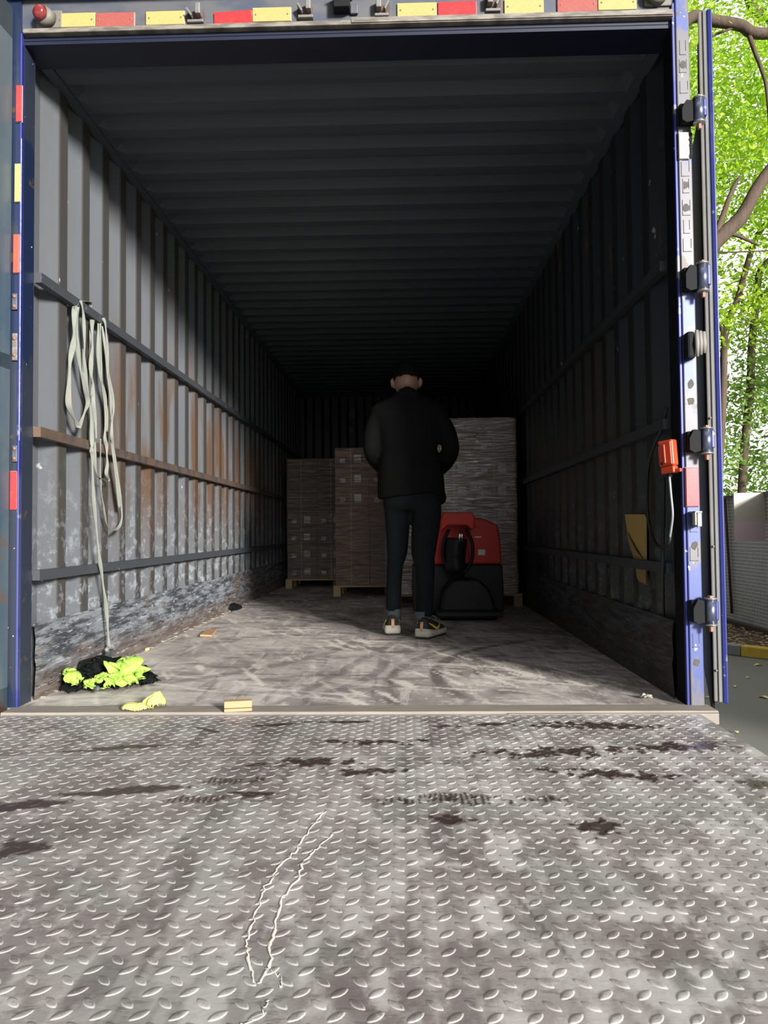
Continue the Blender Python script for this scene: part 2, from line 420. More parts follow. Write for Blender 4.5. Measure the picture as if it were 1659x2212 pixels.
M['cable_grey'] = plain('grey_cable', (0.252, 0.264, 0.276), .45)
M['envelope'] = plain('yellow_envelope_paper', (0.372, 0.252, 0.066), .7, 0, .12, 6)
M['envelope_in'] = plain('brown_envelope_edge', (0.252, 0.156, 0.054), .7, 0, .12, 6)
def mk_asphalt():
    k = NM('asphalt', .8, 0, .3); a = k.noise(k.vec(), .8, 5); f = k.noise(k.vec(), 90, 3)
    k.col(k.mix(k.math('MULTIPLY', f, .35), k.mix(a, (.115, .115, .098), (.175, .175, .155)), (.30, .29, .26))); k.bump(f, .4, .004); return k.m
M['asphalt'] = mk_asphalt()
M['kerb_grey'] = plain('grey_kerb_stone', (.24, .24, .23), .7, 0, .3, 6)
M['kerb_yellow'] = plain('yellow_kerb_paint', (.62, .42, .05), .7, 0, .35, 9)
M['soil'] = plain('planter_soil', (.075, .052, .038), .9, 0, .4, 10, .5)
M['litter'] = plain('dry_leaf', (.50, .33, .13), .7, 0, .35, 4)
M['leaf_yellow'] = plain('yellow_fallen_leaf', (.78, .68, .20), .6)
def mk_tiles():
    k = NM('grey_green_mosaic_tiles', .35, 0, .5)
    b = k.n.new('ShaderNodeTexBrick'); b.offset = 0; b.inputs['Scale'].default_value = 1.0
    b.inputs['Brick Width'].default_value = .055; b.inputs['Row Height'].default_value = .055; b.inputs['Mortar Size'].default_value = .007; b.inputs['Bias'].default_value = 0
    b.inputs['Color1'].default_value = (.26, .29, .28, 1); b.inputs['Color2'].default_value = (.38, .41, .39, 1); b.inputs['Mortar'].default_value = (.80, .82, .78, 1)
    X, Y, Z = k.sep(k.vec()); cb = k.n.new('ShaderNodeCombineXYZ'); k.l.new(Y, cb.inputs[0]); k.l.new(Z, cb.inputs[1]); k.l.new(cb.outputs[0], b.inputs['Vector'])
    st = k.noise(k.vec((1, 1, .4)), 1.5, 4)
    k.col(k.mix(k.math('MULTIPLY', k.step(st, .5, .7), .35), b.outputs['Color'], (.10, .10, .085))); return k.m
M['tiles'] = mk_tiles()
M['wall_cap'] = plain('mossy_wall_cap', (0.182, 0.168, 0.126), .9, 0, .3, 8)
M['sign_tan'] = plain('tan_notice_panel', (.46, .43, .36), .5, 0, .03, 3)
M['sign_pink'] = plain('dusty_pink_notice_panel', (.58, .43, .45), .5, 0, .03, 3)
def mk_bark():
    k = NM('bark', .9, 0, .2); a = k.noise(k.vec((3, 3, .6)), 5, 5)
    k.col(k.mix(a, (.045, .032, .024), (.15, .11, .085))); k.bump(a, .6, .02); return k.m
M['bark'] = mk_bark()
def mk_leaf(name, c1, c2, c3):
    k = NM(name, .5); n = k.n; a = k.noise(k.vec(), 1.1, 3); b = k.noise(k.vec(), 9, 2)
    c = k.mix(k.step(a, .3, .7), c1, c2); c = k.mix(k.step(b, .55, .7), c, c3); k.col(c)
    t = n.new('ShaderNodeBsdfTranslucent'); k.l.new(c, t.inputs[0]); mx = n.new('ShaderNodeMixShader'); mx.inputs[0].default_value = .6
    k.l.new(k.b.outputs[0], mx.inputs[1]); k.l.new(t.outputs[0], mx.inputs[2]); k.l.new(mx.outputs[0], n['Material Output'].inputs[0]); return k.m
M['leaf_a'] = mk_leaf('bright_green_leaf', (.30, .54, .03), (.55, .76, .07), (.78, .76, .10))
M['leaf_b'] = mk_leaf('mid_green_leaf', (.13, .27, .04), (.30, .48, .08), (.60, .68, .25))

# ================================================================== THE SETTING
H, WX, L_IN = 2.443, 1.175, 7.6

def corrugated(P0, per, ridge, slope, depth):
    """profile points (y, offset) for one stretch of trapezoid corrugation; ridge offset 0, recess offset depth"""
    rec = per - ridge - slope - .090; pts = []; y = P0
    while y < L_IN:
        pts += [(y, 0), (y + ridge, 0), (y + ridge + slope, depth), (y + ridge + slope + rec, depth)]; y += per
    return pts
# side walls
prof = [(0.085, .0), (.105, .042), (.212, .042)] + [p for p in corrugated(.300, .222, .068, .034, .042)]
prof = [p for p in prof if p[0] < L_IN] + [(L_IN, 0)]
def side_wall(name, sgn, mat):
    mb = MB(); zs = [0.0, .28, .99, 1.58, H + .02]
    vs = [(sgn * (WX + o), y, z) for z in zs for y, o in prof]; n = len(prof)
    mb.add(vs, [(k * n + i, k * n + i + 1, (k + 1) * n + i + 1, (k + 1) * n + i) for k in range(len(zs) - 1) for i in range(n - 1)])
    o = mb.build(name, mat)
    # give the sheet an outside skin so it has thickness
    mb2 = MB(); mb2.box(sgn * (WX + .046), sgn * (WX + .060), 0.10, L_IN + .05, -.15, H + .12); mb2.build('outer_skin', M['blue_dark'], o)
    tag(o, kind='structure'); return o
wall_left = side_wall('wall_left', -1, M['wall_l'])
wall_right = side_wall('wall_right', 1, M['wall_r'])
def rails(par, sgn, zs, mat):
    for z in zs:
        mb = MB(); mb.box(*sorted((sgn * WX, sgn * (WX - .028))), .088, L_IN - .1, z - .019, z + .019)
        mb.build('lashing_rail', mat, par)
rails(wall_left, -1, (1.575, .995, .462), M['rail'])
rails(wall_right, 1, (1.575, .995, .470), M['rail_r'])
for sgn, par in ((-1, wall_left), (1, wall_right)):
    mb = MB(); ys = np.linspace(.1, L_IN, 180); zs = np.linspace(0.0, .28, 12); vs = []; 
    for z in zs:
        for y in ys:
            d = float(fbm(np.array(y * 5.), np.array(z * 26.), 31, 3)) * .014 * (1 - abs(z - .14) / .2)
            vs.append((sgn * (WX - .002 - d), y, z))
    n = len(ys); mb.add(vs, [(k * n + i, k * n + i + 1, (k + 1) * n + i + 1, (k + 1) * n + i) for k in range(11) for i in range(n - 1)], True)
    mb.box(*sorted((sgn * (WX + .002), sgn * (WX - .006))), .1, L_IN, .274, .282)
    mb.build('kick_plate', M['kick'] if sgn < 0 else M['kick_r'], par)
    mb = MB(); mb.box(*sorted((sgn * (WX + .01), sgn * (WX - .032))), .15, L_IN, H - .03, H + .02)
    mb.build('top_rail', M['ceil'], par)
# left wall floor angle with debris
mb = MB(); 
for i in range(36):
    y = .15 + i * .11; w = .018 + .02 * random.random()
    mb.box(-WX + .0, -WX + w, y, y + .09, .001, .004 + .008 * random.random())
mb.build('floor_angle', M['sill'], wall_left)

# ceiling
cp_ = [(0.0, 0), (.05, 0)]
y = .165
while y < L_IN:
    cp_ += [(y, .036), (y + .045, 0.0), (y + .115, 0.0), (y + .155, .036)]; y += .2115
cp_ = [p for p in cp_ if p[0] < L_IN] + [(L_IN, .0)]
mb = MB(); n = len(cp_); xs = [-WX - .02, -WX + .035, -WX + .07, WX - .07, WX - .035, WX + .02]; am = [0, 0, 1, 1, 0, 0]
vs = [(x, y, H - .02 + (o if a else .0)) for x, a in zip(xs, am) for y, o in cp_]
mb.add(vs, [(k * n + i, k * n + i + 1, (k + 1) * n + i + 1, (k + 1) * n + i) for k in range(5) for i in range(n - 1)])
ceil = mb.build('ceiling', M['ceil']); tag(ceil, kind='structure')
mb = MB(); mb.box(-WX - .06, WX + .06, .02, L_IN + .05, H + .06, H + .10); mb.build('roof_skin', M['blue_dark'], ceil)
# back wall (corrugated, same shade-darkened paint as the right wall)
mb = MB(); vs = []; xs = []
x = -WX - .05
while x < WX + .05: xs += [(x, 0), (x + .08, 0), (x + .12, .04), (x + .19, .04)]; x += .23
n = len(xs); vs = [(a, L_IN - .02 + o, z) for z in (0, H + .02) for a, o in xs]
mb.add(vs, [(i, i + 1, n + i + 1, n + i) for i in range(n - 1)])
mb.box(-WX - .06, WX + .06, L_IN + .03, L_IN + .05, -.15, H + .1)
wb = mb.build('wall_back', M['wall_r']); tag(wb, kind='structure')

def grid_mesh(name, x0, x1, y0, y1, z, step, mat, attrs, parent=None, side=.05, extra=None):
    nx = int((x1 - x0) / step) + 1; ny = int((y1 - y0) / step) + 1
    X, Y = np.meshgrid(np.linspace(x0, x1, nx), np.linspace(y0, y1, ny))
    Z = np.full_like(X, z)
    V = np.stack([X.ravel(), Y.ravel(), Z.ravel()], 1)
    i = np.arange((nx - 1) * (ny - 1)); r = i // (nx - 1); c = i % (nx - 1); a = r * nx + c
    Fq = np.stack([a, a + 1, a + 1 + nx, a + nx], 1)
    nb = len(V)
    sv = np.array([[x0, y0, z], [x1, y0, z], [x1, y1, z], [x0, y1, z], [x0, y0, z - side], [x1, y0, z - side], [x1, y1, z - side], [x0, y1, z - side]])
    sf = np.array([[4, 5, 1, 0], [5, 6, 2, 1], [6, 7, 3, 2], [7, 4, 0, 3], [7, 6, 5, 4]]) + nb
    Vs = [V, sv]; Fs = [Fq, sf]; kinds = [np.zeros(len(V) + 8)]
    if extra is not None:
        ev, ef = extra; Vs.append(ev); Fs.append(ef + nb + 8); kinds.append(np.tile(np.concatenate([np.ones(14), np.ones(14) * 1.0, np.ones(14) * .0, np.ones(14) * .0]), len(ev) // 56))
    V = np.concatenate(Vs); F = np.concatenate(Fs); lens = np.concatenate(kinds)
    me = bpy.data.meshes.new(name); me.vertices.add(len(V)); me.vertices.foreach_set('co', V.ravel())
    me.loops.add(F.size); me.loops.foreach_set('vertex_index', F.ravel().astype(np.int32))
    me.polygons.add(len(F)); me.polygons.foreach_set('loop_start', np.arange(0, F.size, 4)); me.polygons.foreach_set('loop_total', np.full(len(F), 4))
    me.update(); me.validate()
    for nm, fn in attrs.items():
        at = me.attributes.new(nm, 'FLOAT', 'POINT'); at.data.foreach_set('value', np.clip(fn(V[:, 0], V[:, 1]), 0, 1).astype(np.float32))
    if extra is not None:
        at = me.attributes.new('lens', 'FLOAT', 'POINT'); at.data.foreach_set('value', lens.astype(np.float32))
        sm = np.zeros(len(F), bool); sm[len(Fq) + 5:] = True; me.polygons.foreach_set('use_smooth', sm)
    me.materials.append(mat); o = bpy.data.objects.new(name, me); COL.objects.link(o)
    if parent: o.parent = parent
    return o

# ---- container floor: tyre arcs and scrapes are marks of their own
def arc(x, y, cx, cy, r, w): return 1 - sstep(w * .6, w, np.abs(np.hypot(x - cx, y - cy) - r))
def f_dark(x, y):
    n = .35 + .65 * fbm(x * 9, y * 9, 3)
    d = arc(x, y, 1.55, .55, 1.22, .035) * sstep(0.0, .3, y) * (1 - sstep(1.5, 2.2, y)) * .75
    d = np.maximum(d, arc(x, y, 1.75, .35, 1.62, .03) * (1 - sstep(1.2, 1.6, y)) * .6)
    d = np.maximum(d, arc(x, y, -1.2, .9, 1.3, .035) * (1 - sstep(1.5, 2.2, y)) * (x > -.4) * .55)
    d = np.maximum(d, arc(x, y, -1.9, 1.9, 1.85, .04) * .5)
    d = np.maximum(d, (1 - sstep(.02, .035, np.abs(x + .25 - .25 * y))) * sstep(0, .1, y) * .5)
    d = np.maximum(d, (1 - sstep(.003, .008, np.abs(y - .62 + (x + .6) * .06))) * (x > -.62) * (x < .05) * .9)
    d = np.maximum(d, (1 - sstep(.003, .007, np.abs(y - .30 - (x + .35) * .5))) * (x > -.35) * (x < -.1) * .7)
    d = np.maximum(d, sstep(.55, .7, fbm(x * 5, y * 14, 13)) * .5)
    return d * n * 1.3
def f_light(x, y):
    a = sstep(.62, .70, fbm(x * 30 + y * 12, y * 5, 21)) * .7
    b = sstep(.64, .72, fbm(x * 5, y * 28 + x * 10, 27)) * .6
    return np.maximum(a, b) * (.4 + .6 * sstep(.4, .6, fbm(x * 2, y * 2, 29)))
floor = grid_mesh('floor', -WX - .05, WX + .05, -.02, L_IN, 0, .0125, M['floor'], {'dark': f_dark, 'light': f_light}, side=.12)
tag(floor, kind='structure')

# ---- rear frame: sill, posts, header
mb = MB(); mb.box(-WX - .02, WX + .075, -.095, .005, -.022, .002, bev=.004)
mb.box(WX - .28 - .35, WX + .07, -.108, -.09, -.04, -.004)
sill = mb.build('trim_1', M['sill']); tag(sill, kind='structure')
mb = MB(); mb.box(-WX - .06, WX + .06, -.09, L_IN, -.28, -.12); mb.build('chassis_beam', M['truck_grey'], sill)
mb = MB(); mb.box(WX - .02, WX + .05, -.10, -.02, -.14, -.05); mb.build('sill_bracket', M['kerb_grey'], sill)

# left post
lp = MB().box(-WX - .062, -WX - .006, -.012, .05, -.12, H + .13).build('trim_2', M['blue_dark']); tag(lp, kind='structure')
MB().box(-WX - .008, -WX + .001, -.018, .002, .0, H + .0, bev=.002).build('edge_strip', M['blue_bright'], lp)
mb = MB(); mb.box(-WX + .0005, -WX + .003, -.0195, -.017, .95, 2.05); mb.build('worn_corner', plain('bare_scraped_corner', (.42, .44, .52), .3, .4, .8, 60), lp)
MB().box(-WX - .04, -WX - .000, .002, .087, .0, H + .02, bev=.004).build('inner_return', M['blue_dark'], lp)
# right post
rp = MB().box(WX + .012, WX + .060, -.014, .05, -.12, H + .13, bev=.004).build('trim_3', M['blue_post']); tag(rp, kind='structure')
MB().box(WX, WX + .010, -.012, .002, .0, H + .05, bev=.002).build('edge_strip', M['blue_bright'], rp)
MB().box(WX + .000, WX + .04, .002, .087, .0, H + .02, bev=.002).build('inner_return', M['inner_shade'], rp)
# peeled tape outlines on the right post
mb = MB()
for z in [2.30, 2.235, 2.16, 1.985, 1.935, 1.86, 1.80, 1.72, 1.655, 1.59, .60, .50, .20]:
    h = random.uniform(.045, .058); x0, x1 = WX + .020 + random.uniform(0, .004), WX + .052 - random.uniform(0, .006)
    for (a, b_, c, d) in ((x0, x1, z, z + .0022), (x0, x0 + .0022, z, z + h), (x1 - .0018, x1, z + h * .3, z + h)): mb.box(a, b_, -.0150, -.0135, c, d)
for z in (2.262, 1.955, 1.83, 1.745, 1.12, 1.06, .555, .15):
    n_ = 9; ring = [(WX + .036 + .013 * math.cos(t) * random.uniform(.6, 1.1), z + .016 * math.sin(t) * random.uniform(.6, 1.2)) for t in np.linspace(0, 2 * PI, n_ + 1)[:-1]]
    mb.prism(ring, -.0152, -.0138)
mb.build('tape_residue', plain('tape_residue', (.085, .075, .068), .8, 0, .5, 40), rp)

# header
hd = MB().box(-WX - .02, WX + .012, -.002, .06, H + .012, H + .155).build('trim_4', M['header']); tag(hd, kind='structure')
mb = MB(); mb.box(-WX + .005, WX + .003, -.022, .05, H - .004, H + .014, bev=.003); mb.box(.03, WX, -.026, -.018, H + .000, H + .018)
mb.build('drip_lip', M['lip'], hd)
MB().box(-WX - .05, WX + .05, -.06, .02, H + .132, H + .17).build('rain_gutter', M['navy'], hd)
MB().box(-WX - .02, WX + .02, .003, .152, H - .033, H + .012).build('inner_flange', M['navy'], hd)

# ---- left door (stands open, along the line of the side wall)
dl = empty('door_1', (-WX - .036, -.022, 0)); dl.rotation_euler = (0, 0, math.radians(-3)); tag(dl, kind='structure')
LD = 1.16
mb = MB(); mb.box(-.050, -.012, -LD, -.0, -.05, H + .09); mb.build('panel', M['door'], dl)
mb = MB()
for (y0, y1, z0, z1) in [(-.14, 0, -.05, H + .09), (-LD, -LD + .1, -.05, H + .09), (-LD, 0, -.05, .08), (-LD, 0, H - .03, H + .09), (-LD, 0, 1.2, 1.26)]:
    mb.box(-.014, .006, y0, y1, z0, z1, bev=.004)
mb.build('door_frame', M['door'], dl)

# ---- right door (swung right round, seen almost edge on)
dr = empty('door_2', (WX + .100, -.005, 0)); dr.rotation_euler = (0, 0, math.radians(-21.5)); tag(dr, kind='structure')
ZT = H + .02
MB().box(-.002, .012, .02, 1.15, .015, ZT).build('panel', M['dark_door'], dr)
MB().box(-.005, .011, .0, .05, .012, ZT, bev=.004).build('door_gasket', M['gasket'], dr)
MB().box(.011, .025, -.004, .05, .012, ZT, bev=.002).build('edge_trim', M['alu'], dr)
MB().box(.025, .041, -.008, 1.15, .010, ZT - .004, bev=.003).build('outer_sheet', M['blue_bright'], dr)
def flap(x0, pr_, yy, name, mat):
    mb = MB(); v = [(x0, yy, -.02)] + [(x0, yy, ZT - .1)] + [(x, yy, z) for x, z in pr_]; n = len(v)
    mb.add(v + [(x, y + .008, z) for x, y, z in v], [tuple(range(n)), tuple(range(2 * n - 1, n - 1, -1))] + [(i, (i + 1) % n, (i + 1) % n + n, i + n) for i in range(n)]); mb.build(name, mat, dr)
flap(-.004, [(-.008, ZT - .1), (-.012, 2.1), (-.040, 1.95), (-.044, .9), (-.040, .15), (-.016, -.01)], .03, 'inner_frame', M['dark_door'])
flap(-.002, [(-.006, ZT - .1), (-.012, 1.2), (-.012, .3), (-.010, -.04)], .02, 'rubber_flap', M['black_rubber'])
for z in (.12, .55, 1.0, 1.55, 2.1):
    MB().tube([(.005, -.004, z), (.005, .004, z)], .0045, 10).build('screw', M['bracket_grey'], dr)

# ---- hinges on the right post
def hinge(zb, zt, blue=True, has_pin=True):
    h = MB(); cx, cyy = WX + .072, -.055; hh = zt - zb
    h.tube([(cx, cyy, zb), (cx, cyy, zt)], .0175, 20)
    o = h.build('hinge', M['steel'], rp)
    b = MB(); b.box(WX + .012, cx + .004, -.040, -.012, zb + .004, zt - .004, bev=.004)
    b.prism([(WX + .014, zb + .01), (WX + .03, zb - .0), (cx, zb + .01), (cx, zt - .006), (WX + .03, zt), (WX + .014, zt - .03)], -.055, -.03)
    b.build('hinge_bracket', M['black_rubber'], o)  # bracket's black also stands in for the hinge's shadow on the post
    w = MB()
    for z in (zb - .006, zt): w.tube([(cx, cyy, z), (cx, cyy, z + .006)], .021, 20)
    w.build('washer', M['zinc'], o)
    w = MB(); w.tube([(cx, cyy, zb - .026), (cx, cyy, zb - .006)], [.007, .009], 6, smooth=False); w.tube([(cx, cyy, zt + .006), (cx, cyy, zt + .013)], .011, 6, smooth=False)
    w.build('hinge_pin', M['rust_bolt'], o)
    MB().box(cx + .010, cx + .0225, -.07, -.045, zb + .014, zt - .004, bev=.003).build('hinge_leaf', M['blue_bright'], o)
for zb, zt in ((2.035, 2.115), (1.44, 1.53), (.875, .955), (.287, .37)): hinge(zb, zt)

# ================================================================== TAIL LIFT PLATFORM
P = .0508
PX0, PX1, PY0, PY1 = -1.18, 1.183, -2.25, -.100
def lens_geo():
    K = 14; R1, R2 = 3, 1
    L, Wd, Hh = .0158, .0070, .0013
    base = []
    prof_ = [(1.0, -.0002), (.86, .62), (.66, .95), (.05, 1.0)]
    for s_, h_ in prof_:
        for j in range(K):
            th = 2 * PI * j / K; c, s2 = math.cos(th), math.sin(th)
            px = L * s_ * c; py = Wd * s_ * s2 * (1 - .35 * abs(c) ** 2)
            base.append((px, py, Hh * h_ if h_ > 0 else h_))
    base = np.array(base)
    fq = [[i * K + j, i * K + (j + 1) % K, (i + 1) * K + (j + 1) % K, (i + 1) * K + j] for i in range(3) for j in range(K)]
    fq = np.array(fq); vs = []; fs = []; nb = len(base); c = 0
    for typ in (0, 1):
        a = PI / 4 if typ == 0 else -PI / 4
        Rm = np.array([[math.cos(a), -math.sin(a), 0], [math.sin(a), math.cos(a), 0], [0, 0, 1]])
        B = base @ Rm.T
        for i in range(int((PX1 - PX0) / P) + 1):
            for j in range(int((PY1 - PY0) / P) + 1):
                x = PX0 + .02 + (i + .5 * typ) * P; y = PY0 + .02 + (j + .5 * typ) * P
                if x > PX1 - .02 or y > PY1 - .02 or abs(y + .585) < .012: continue
                vs.append(B + np.array([x, y, -.006])); fs.append(fq + c * nb); c += 1
    return np.concatenate(vs), np.concatenate(fs)
def blob(x, y, cx, cy, rx, ry, rot=0, seed=0, hard=.35, stripes=0):
    dx, dy = x - cx, y - cy; c, s = math.cos(rot), math.sin(rot)
    u = (dx * c + dy * s) / rx; v = (-dx * s + dy * c) / ry; d = np.hypot(u, v)
    n = fbm(x * 55, y * 40, seed + 40, 4)
    v_ = sstep(.0, .22, (1 - d) * .9 + (n - .5) * 2 * hard - .12)
    if stripes: v_ = v_ * (sstep(.35, .55, np.abs(((dx * c + dy * s) / stripes) % 1 - .5) * 2) * .8 + .2)
    return v_
WET = [(-.01, -.205, .085, .022, 0.05, 1, .5, 0), (-.226, -.24, .085, .020, .25, 2, .5, 0), (-.11, -.20, .09, .006, -.02, 3, .3, 0), (-.014, -.433, .033, .026, .3, 4, .5, 0),
       (.315, -.905, .10, .030, 0, 5, .35, .012), (.36, -.93, .22, .030, 0, 6, 1.1, .016), (-.60, -.49, .15, .022, .18, 7, .3, 0), (-.52, -.88, .16, .024, .12, 31, .5, 0), (-.25, -.80, .10, .03, .1, 32, 1.1, .013), (-.85, -.98, .14, .05, .2, 33, .4, 0), (.05, -.20, .05, .02, 0, 34, .6, 0), (.15, -.44, .12, .03, 0, 35, 1.15, 0), (.62, -.55, .2, .05, .1, 36, 1.25, 0), (.95, -.5, .2, .05, .1, 37, 1.25, 0), (-.72, -.53, .16, .008, .12, 8, .4, 0), (-.67, -.965, .12, .040, .25, 9, .35, 0),
       (-.43, -.85, .13, .030, .1, 10, .45, 0), (-.31, -.925, .09, .03, .1, 11, .9, .014), (-.148, -.889, .075, .022, -.05, 12, .7, 0), (-.03, -.64, .10, .04, 0, 13, 1.1, 0), (.10, -.72, .10, .03, .1, 14, 1.1, 0),
       (-.20, -.66, .035, .013, .4, 15, .4, 0), (.47, -.235, .06, .025, 0, 16, .8, 0), (.34, -.26, .05, .02, 0, 17, 1.0, 0), (.72, -.27, .20, .022, -.1, 18, 1.1, 0), (1.05, -.82, .06, .04, 0, 19, .8, 0),
       (.61, -1.09, .06, .05, 0, 20, 1.0, 0), (-.565, -1.21, .07, .05, .2, 21, .9, 0), (.30, -1.05, .05, .035, 0, 22, .9, 0), (.85, -.25, .22, .03, -.15, 23, 1.15, 0), (.75, -.75, .2, .04, -.2, 24, 1.15, 0), (-.42, -.30, .06, .012, -.6, 25, .6, 0)]
def p_wet(x, y):
    w = np.zeros_like(x)
    for cx, cyy, rx, ry, rot, sd, hd_, st in WET: w = np.maximum(w, blob(x, y, cx, cyy, rx, ry, rot, sd, hd_, st))
    # boot sole outline seen as a ring
    for cx, cyy, rx, ry in ((.30, -.64, .04, .015), (-.15, -.92, .03, .015)):
        d = np.hypot((x - cx) / rx, (y - cyy) / ry); w = np.maximum(w, (1 - sstep(.12, .25, np.abs(d - 1))) * .8 * sstep(.35, .5, fbm(x * 60, y * 60, 71)))
    return w * .95
def p_dark(x, y):
    def band(x0, slope, w): return 1 - sstep(w * .85, w, np.abs(x - x0 - slope * y))
    d = band(-.215, .0, .045) * .62 + band(.288, 0, .030) * .45 + band(-.075, .02, .022) * .25
    d = d + band(.20, .0, .012) * .3 + band(-.42, -.02, .03) * .3 + band(-.36, -.12, .02) * .2
    d = d * (.55 + .45 * fbm(x * 12, y * 6, 51)) + sstep(.52, .68, fbm(x * 7, y * 4.5, 53)) * .35
    d = d + (1 - sstep(.002, .005, np.abs((x - .40) - (y + 1.45) * -.28))) * (y > -1.62) * (y < -1.40) * .8
    return d * (1 - sstep(-.13, -.1, y))
def p_light(x, y):
    a = sstep(.50, .66, fbm(x * 18, y * 11, 61)) * sstep(.0, .9, (x + y * -.25) + .25) * .8
    s = (1 - sstep(.0012, .003, np.abs(y + .585))) * .9
    b = sstep(.60, .68, fbm(x * 26, y * 8, 63)) * .35
    c = sstep(-.20, -.10, y) * .35
    return np.maximum(np.maximum(a, s), np.maximum(b, c))
lift = empty('tail_lift_platform', (0, 0, -.006), 0, 'scuffed grey checker plate tail lift platform covering the foreground', 'tail lift')
ev, ef = lens_geo(); ev = ev + np.array([0, 0, .006])
dk = grid_mesh('deck_plate', PX0, PX1, PY0, PY1, 0, .006, M['plate'], {'wet': p_wet, 'dark': p_dark, 'light': p_light}, lift, .035, (ev, ef))
# dried cream paint trails
mb = MB()
def trail(px, w):
    pts = []; 
    for i in range(len(px) - 1):
        a, b = px[i], px[i + 1]
        for k in range(7):
            t = k / 7; q = onZ(a[0] + (b[0] - a[0]) * t, a[1] + (b[1] - a[1]) * t, 0)
            pts.append((q.x + random.gauss(0, .0022), q.y + random.gauss(0, .004), .0008))
    pts.append(tuple(onZ(px[-1][0], px[-1][1], 0))[:2] + (.0008,))
    mb.tube(pts, [(w * random.uniform(.45, 1.3), .0007) for _ in pts], 6, up=(1, 0, 0))
trail([(705, 1745), (675, 1780), (640, 1828), (600, 1868), (572, 1915), (548, 1975), (530, 2025), (535, 2065), (548, 2115)], .0022)
trail([(720, 1795), (690, 1822), (658, 1850), (645, 1890), (608, 1935), (596, 1992), (585, 2030), (578, 2085), (556, 2115)], .0024)
trail([(578, 2085), (605, 2105), (606, 2125)], .0010)
trail([(575, 2150), (568, 2180), (505, 2212)], .0010)
mb.build('paint_trail', plain('cream_paint', (.74, .70, .60), .6), lift)
mb = MB(); mb.box(PX0, PX1, PY1 - .004, PY1 + .006, -.03, -.012); mb.build('hinge_strip', M['black_rubber'], lift)

# ================================================================== REFLECTORS, LAMPS AND BRACKETS ON THE FRAME
def plate_from_px(x0, y0, x1, y1, Y, mat, label, cat, group, th=.006, tilt=0, name='reflector', screws=True):
    a, b = onY(x0, y0, Y), onY(x1, y1, Y); c = (a + b) / 2; w, h = abs(b.x - a.x), abs(a.z - b.z)
    t = empty(name, (c.x, Y, c.z), 0, label, cat, group); t.rotation_euler = (0, tilt, 0)
    MB().box(-w / 2, w / 2, -th, .0, -h / 2, h / 2, bev=.0018).build('lens', mat, t)
    MB().box(-w / 2 - .001, w / 2 + .001, -.001, .002, -h / 2 - .001, h / 2 + .001).build('backing', M['cream'], t)
    if screws:
        for s in ((-1, 0), (1, 0)) if w > h else ((0, -1), (0, 1)):
            px, pz = s[0] * (w / 2 - .012), s[1] * (h / 2 - .012); MB().tube([(px, -th - .001, pz), (px, -th + .002, pz)], .0035, 8).build('screw', M['rust_bolt'], t)
    return t
YH = -.004
G = 'reflectors along the header'
plate_from_px(124, 31, 207, 59, YH, M['refl_y'], 'yellow reflector plate beside the left header lamp, joined to a faded red one', 'reflector', G)
plate_from_px(208, 30, 291, 58, YH, M['refl_dr'], 'faded red reflector plate on the header, joined to the leftmost yellow one', 'reflector', G)
plate_from_px(316, 27, 399, 54, YH, M['refl_y'], 'yellow reflector plate standing alone left of the leftmost latch bracket', 'reflector', G)
plate_from_px(463, 27, 545, 55, YH, M['refl_r'], 'bright red reflector plate tilted on the header, left of centre', 'reflector', G, tilt=-.05, screws=False)
plate_from_px(546, 19, 629, 47, YH, M['refl_y'], 'yellow reflector plate right of the tilted bright red one', 'reflector', G)
plate_from_px(858, 9, 943, 38, YH, M['refl_y'], 'yellow reflector plate right of centre, joined to a bright red one', 'reflector', G)
plate_from_px(946, 6, 1029, 35, YH, M['refl_r'], 'bright red reflector plate on the header, right of centre', 'reflector', G, tilt=-.01, screws=False)
plate_from_px(1089, 1, 1174, 31, YH, M['refl_y'], 'yellow reflector plate standing alone between latch bracket and pink-red plate', 'reflector', G)
plate_from_px(1203, -4, 1290, 26, YH, M['refl_dr'], 'faded pink-red reflector plate near the right end of the header', 'reflector', G)
plate_from_px(1291, -8, 1375, 22, YH, M['refl_y'], 'yellow reflector plate at the right end of the header', 'reflector', G)
G = 'reflectors down the left post'
YL = -.016
plate_from_px(36, 186, 48, 264, YL, M['refl_r'], 'topmost bright red reflector strip on the left post', 'reflector', G, screws=False)
plate_from_px(33, 355, 45, 437, YL, M['refl_y'], 'yellow reflector strip on the left post', 'reflector', G, screws=False)
plate_from_px(30, 507, 43, 590, YL, M['refl_o'], 'orange red reflector strip on the left post under the yellow one', 'reflector', G, screws=False)
plate_from_px(23, 1018, 38, 1101, YL, M['refl_r'], 'lowest red reflector strip on the left post', 'reflector', G, screws=False)
G = 'reflectors down the right post'
plate_from_px(1480, 1010, 1510, 1094, -.018, M['refl_r'], 'red reflector plate on the worn blue right post below a hinge', 'reflector', G, screws=False)
t = plate_from_px(1465, 287, 1489, 344, -.018, M['cream'], 'torn cream plate on the right post under the topmost hinge', 'reflector', G, screws=False)
mb = MB(); 
for i in range(9): mb.box(.019 + random.uniform(-.003, .003), .026 + random.uniform(0, .003), -.008, .0, -.045 + i * .010, -.036 + i * .010)
mb.build('torn_edge', M['black_rubber'], t)

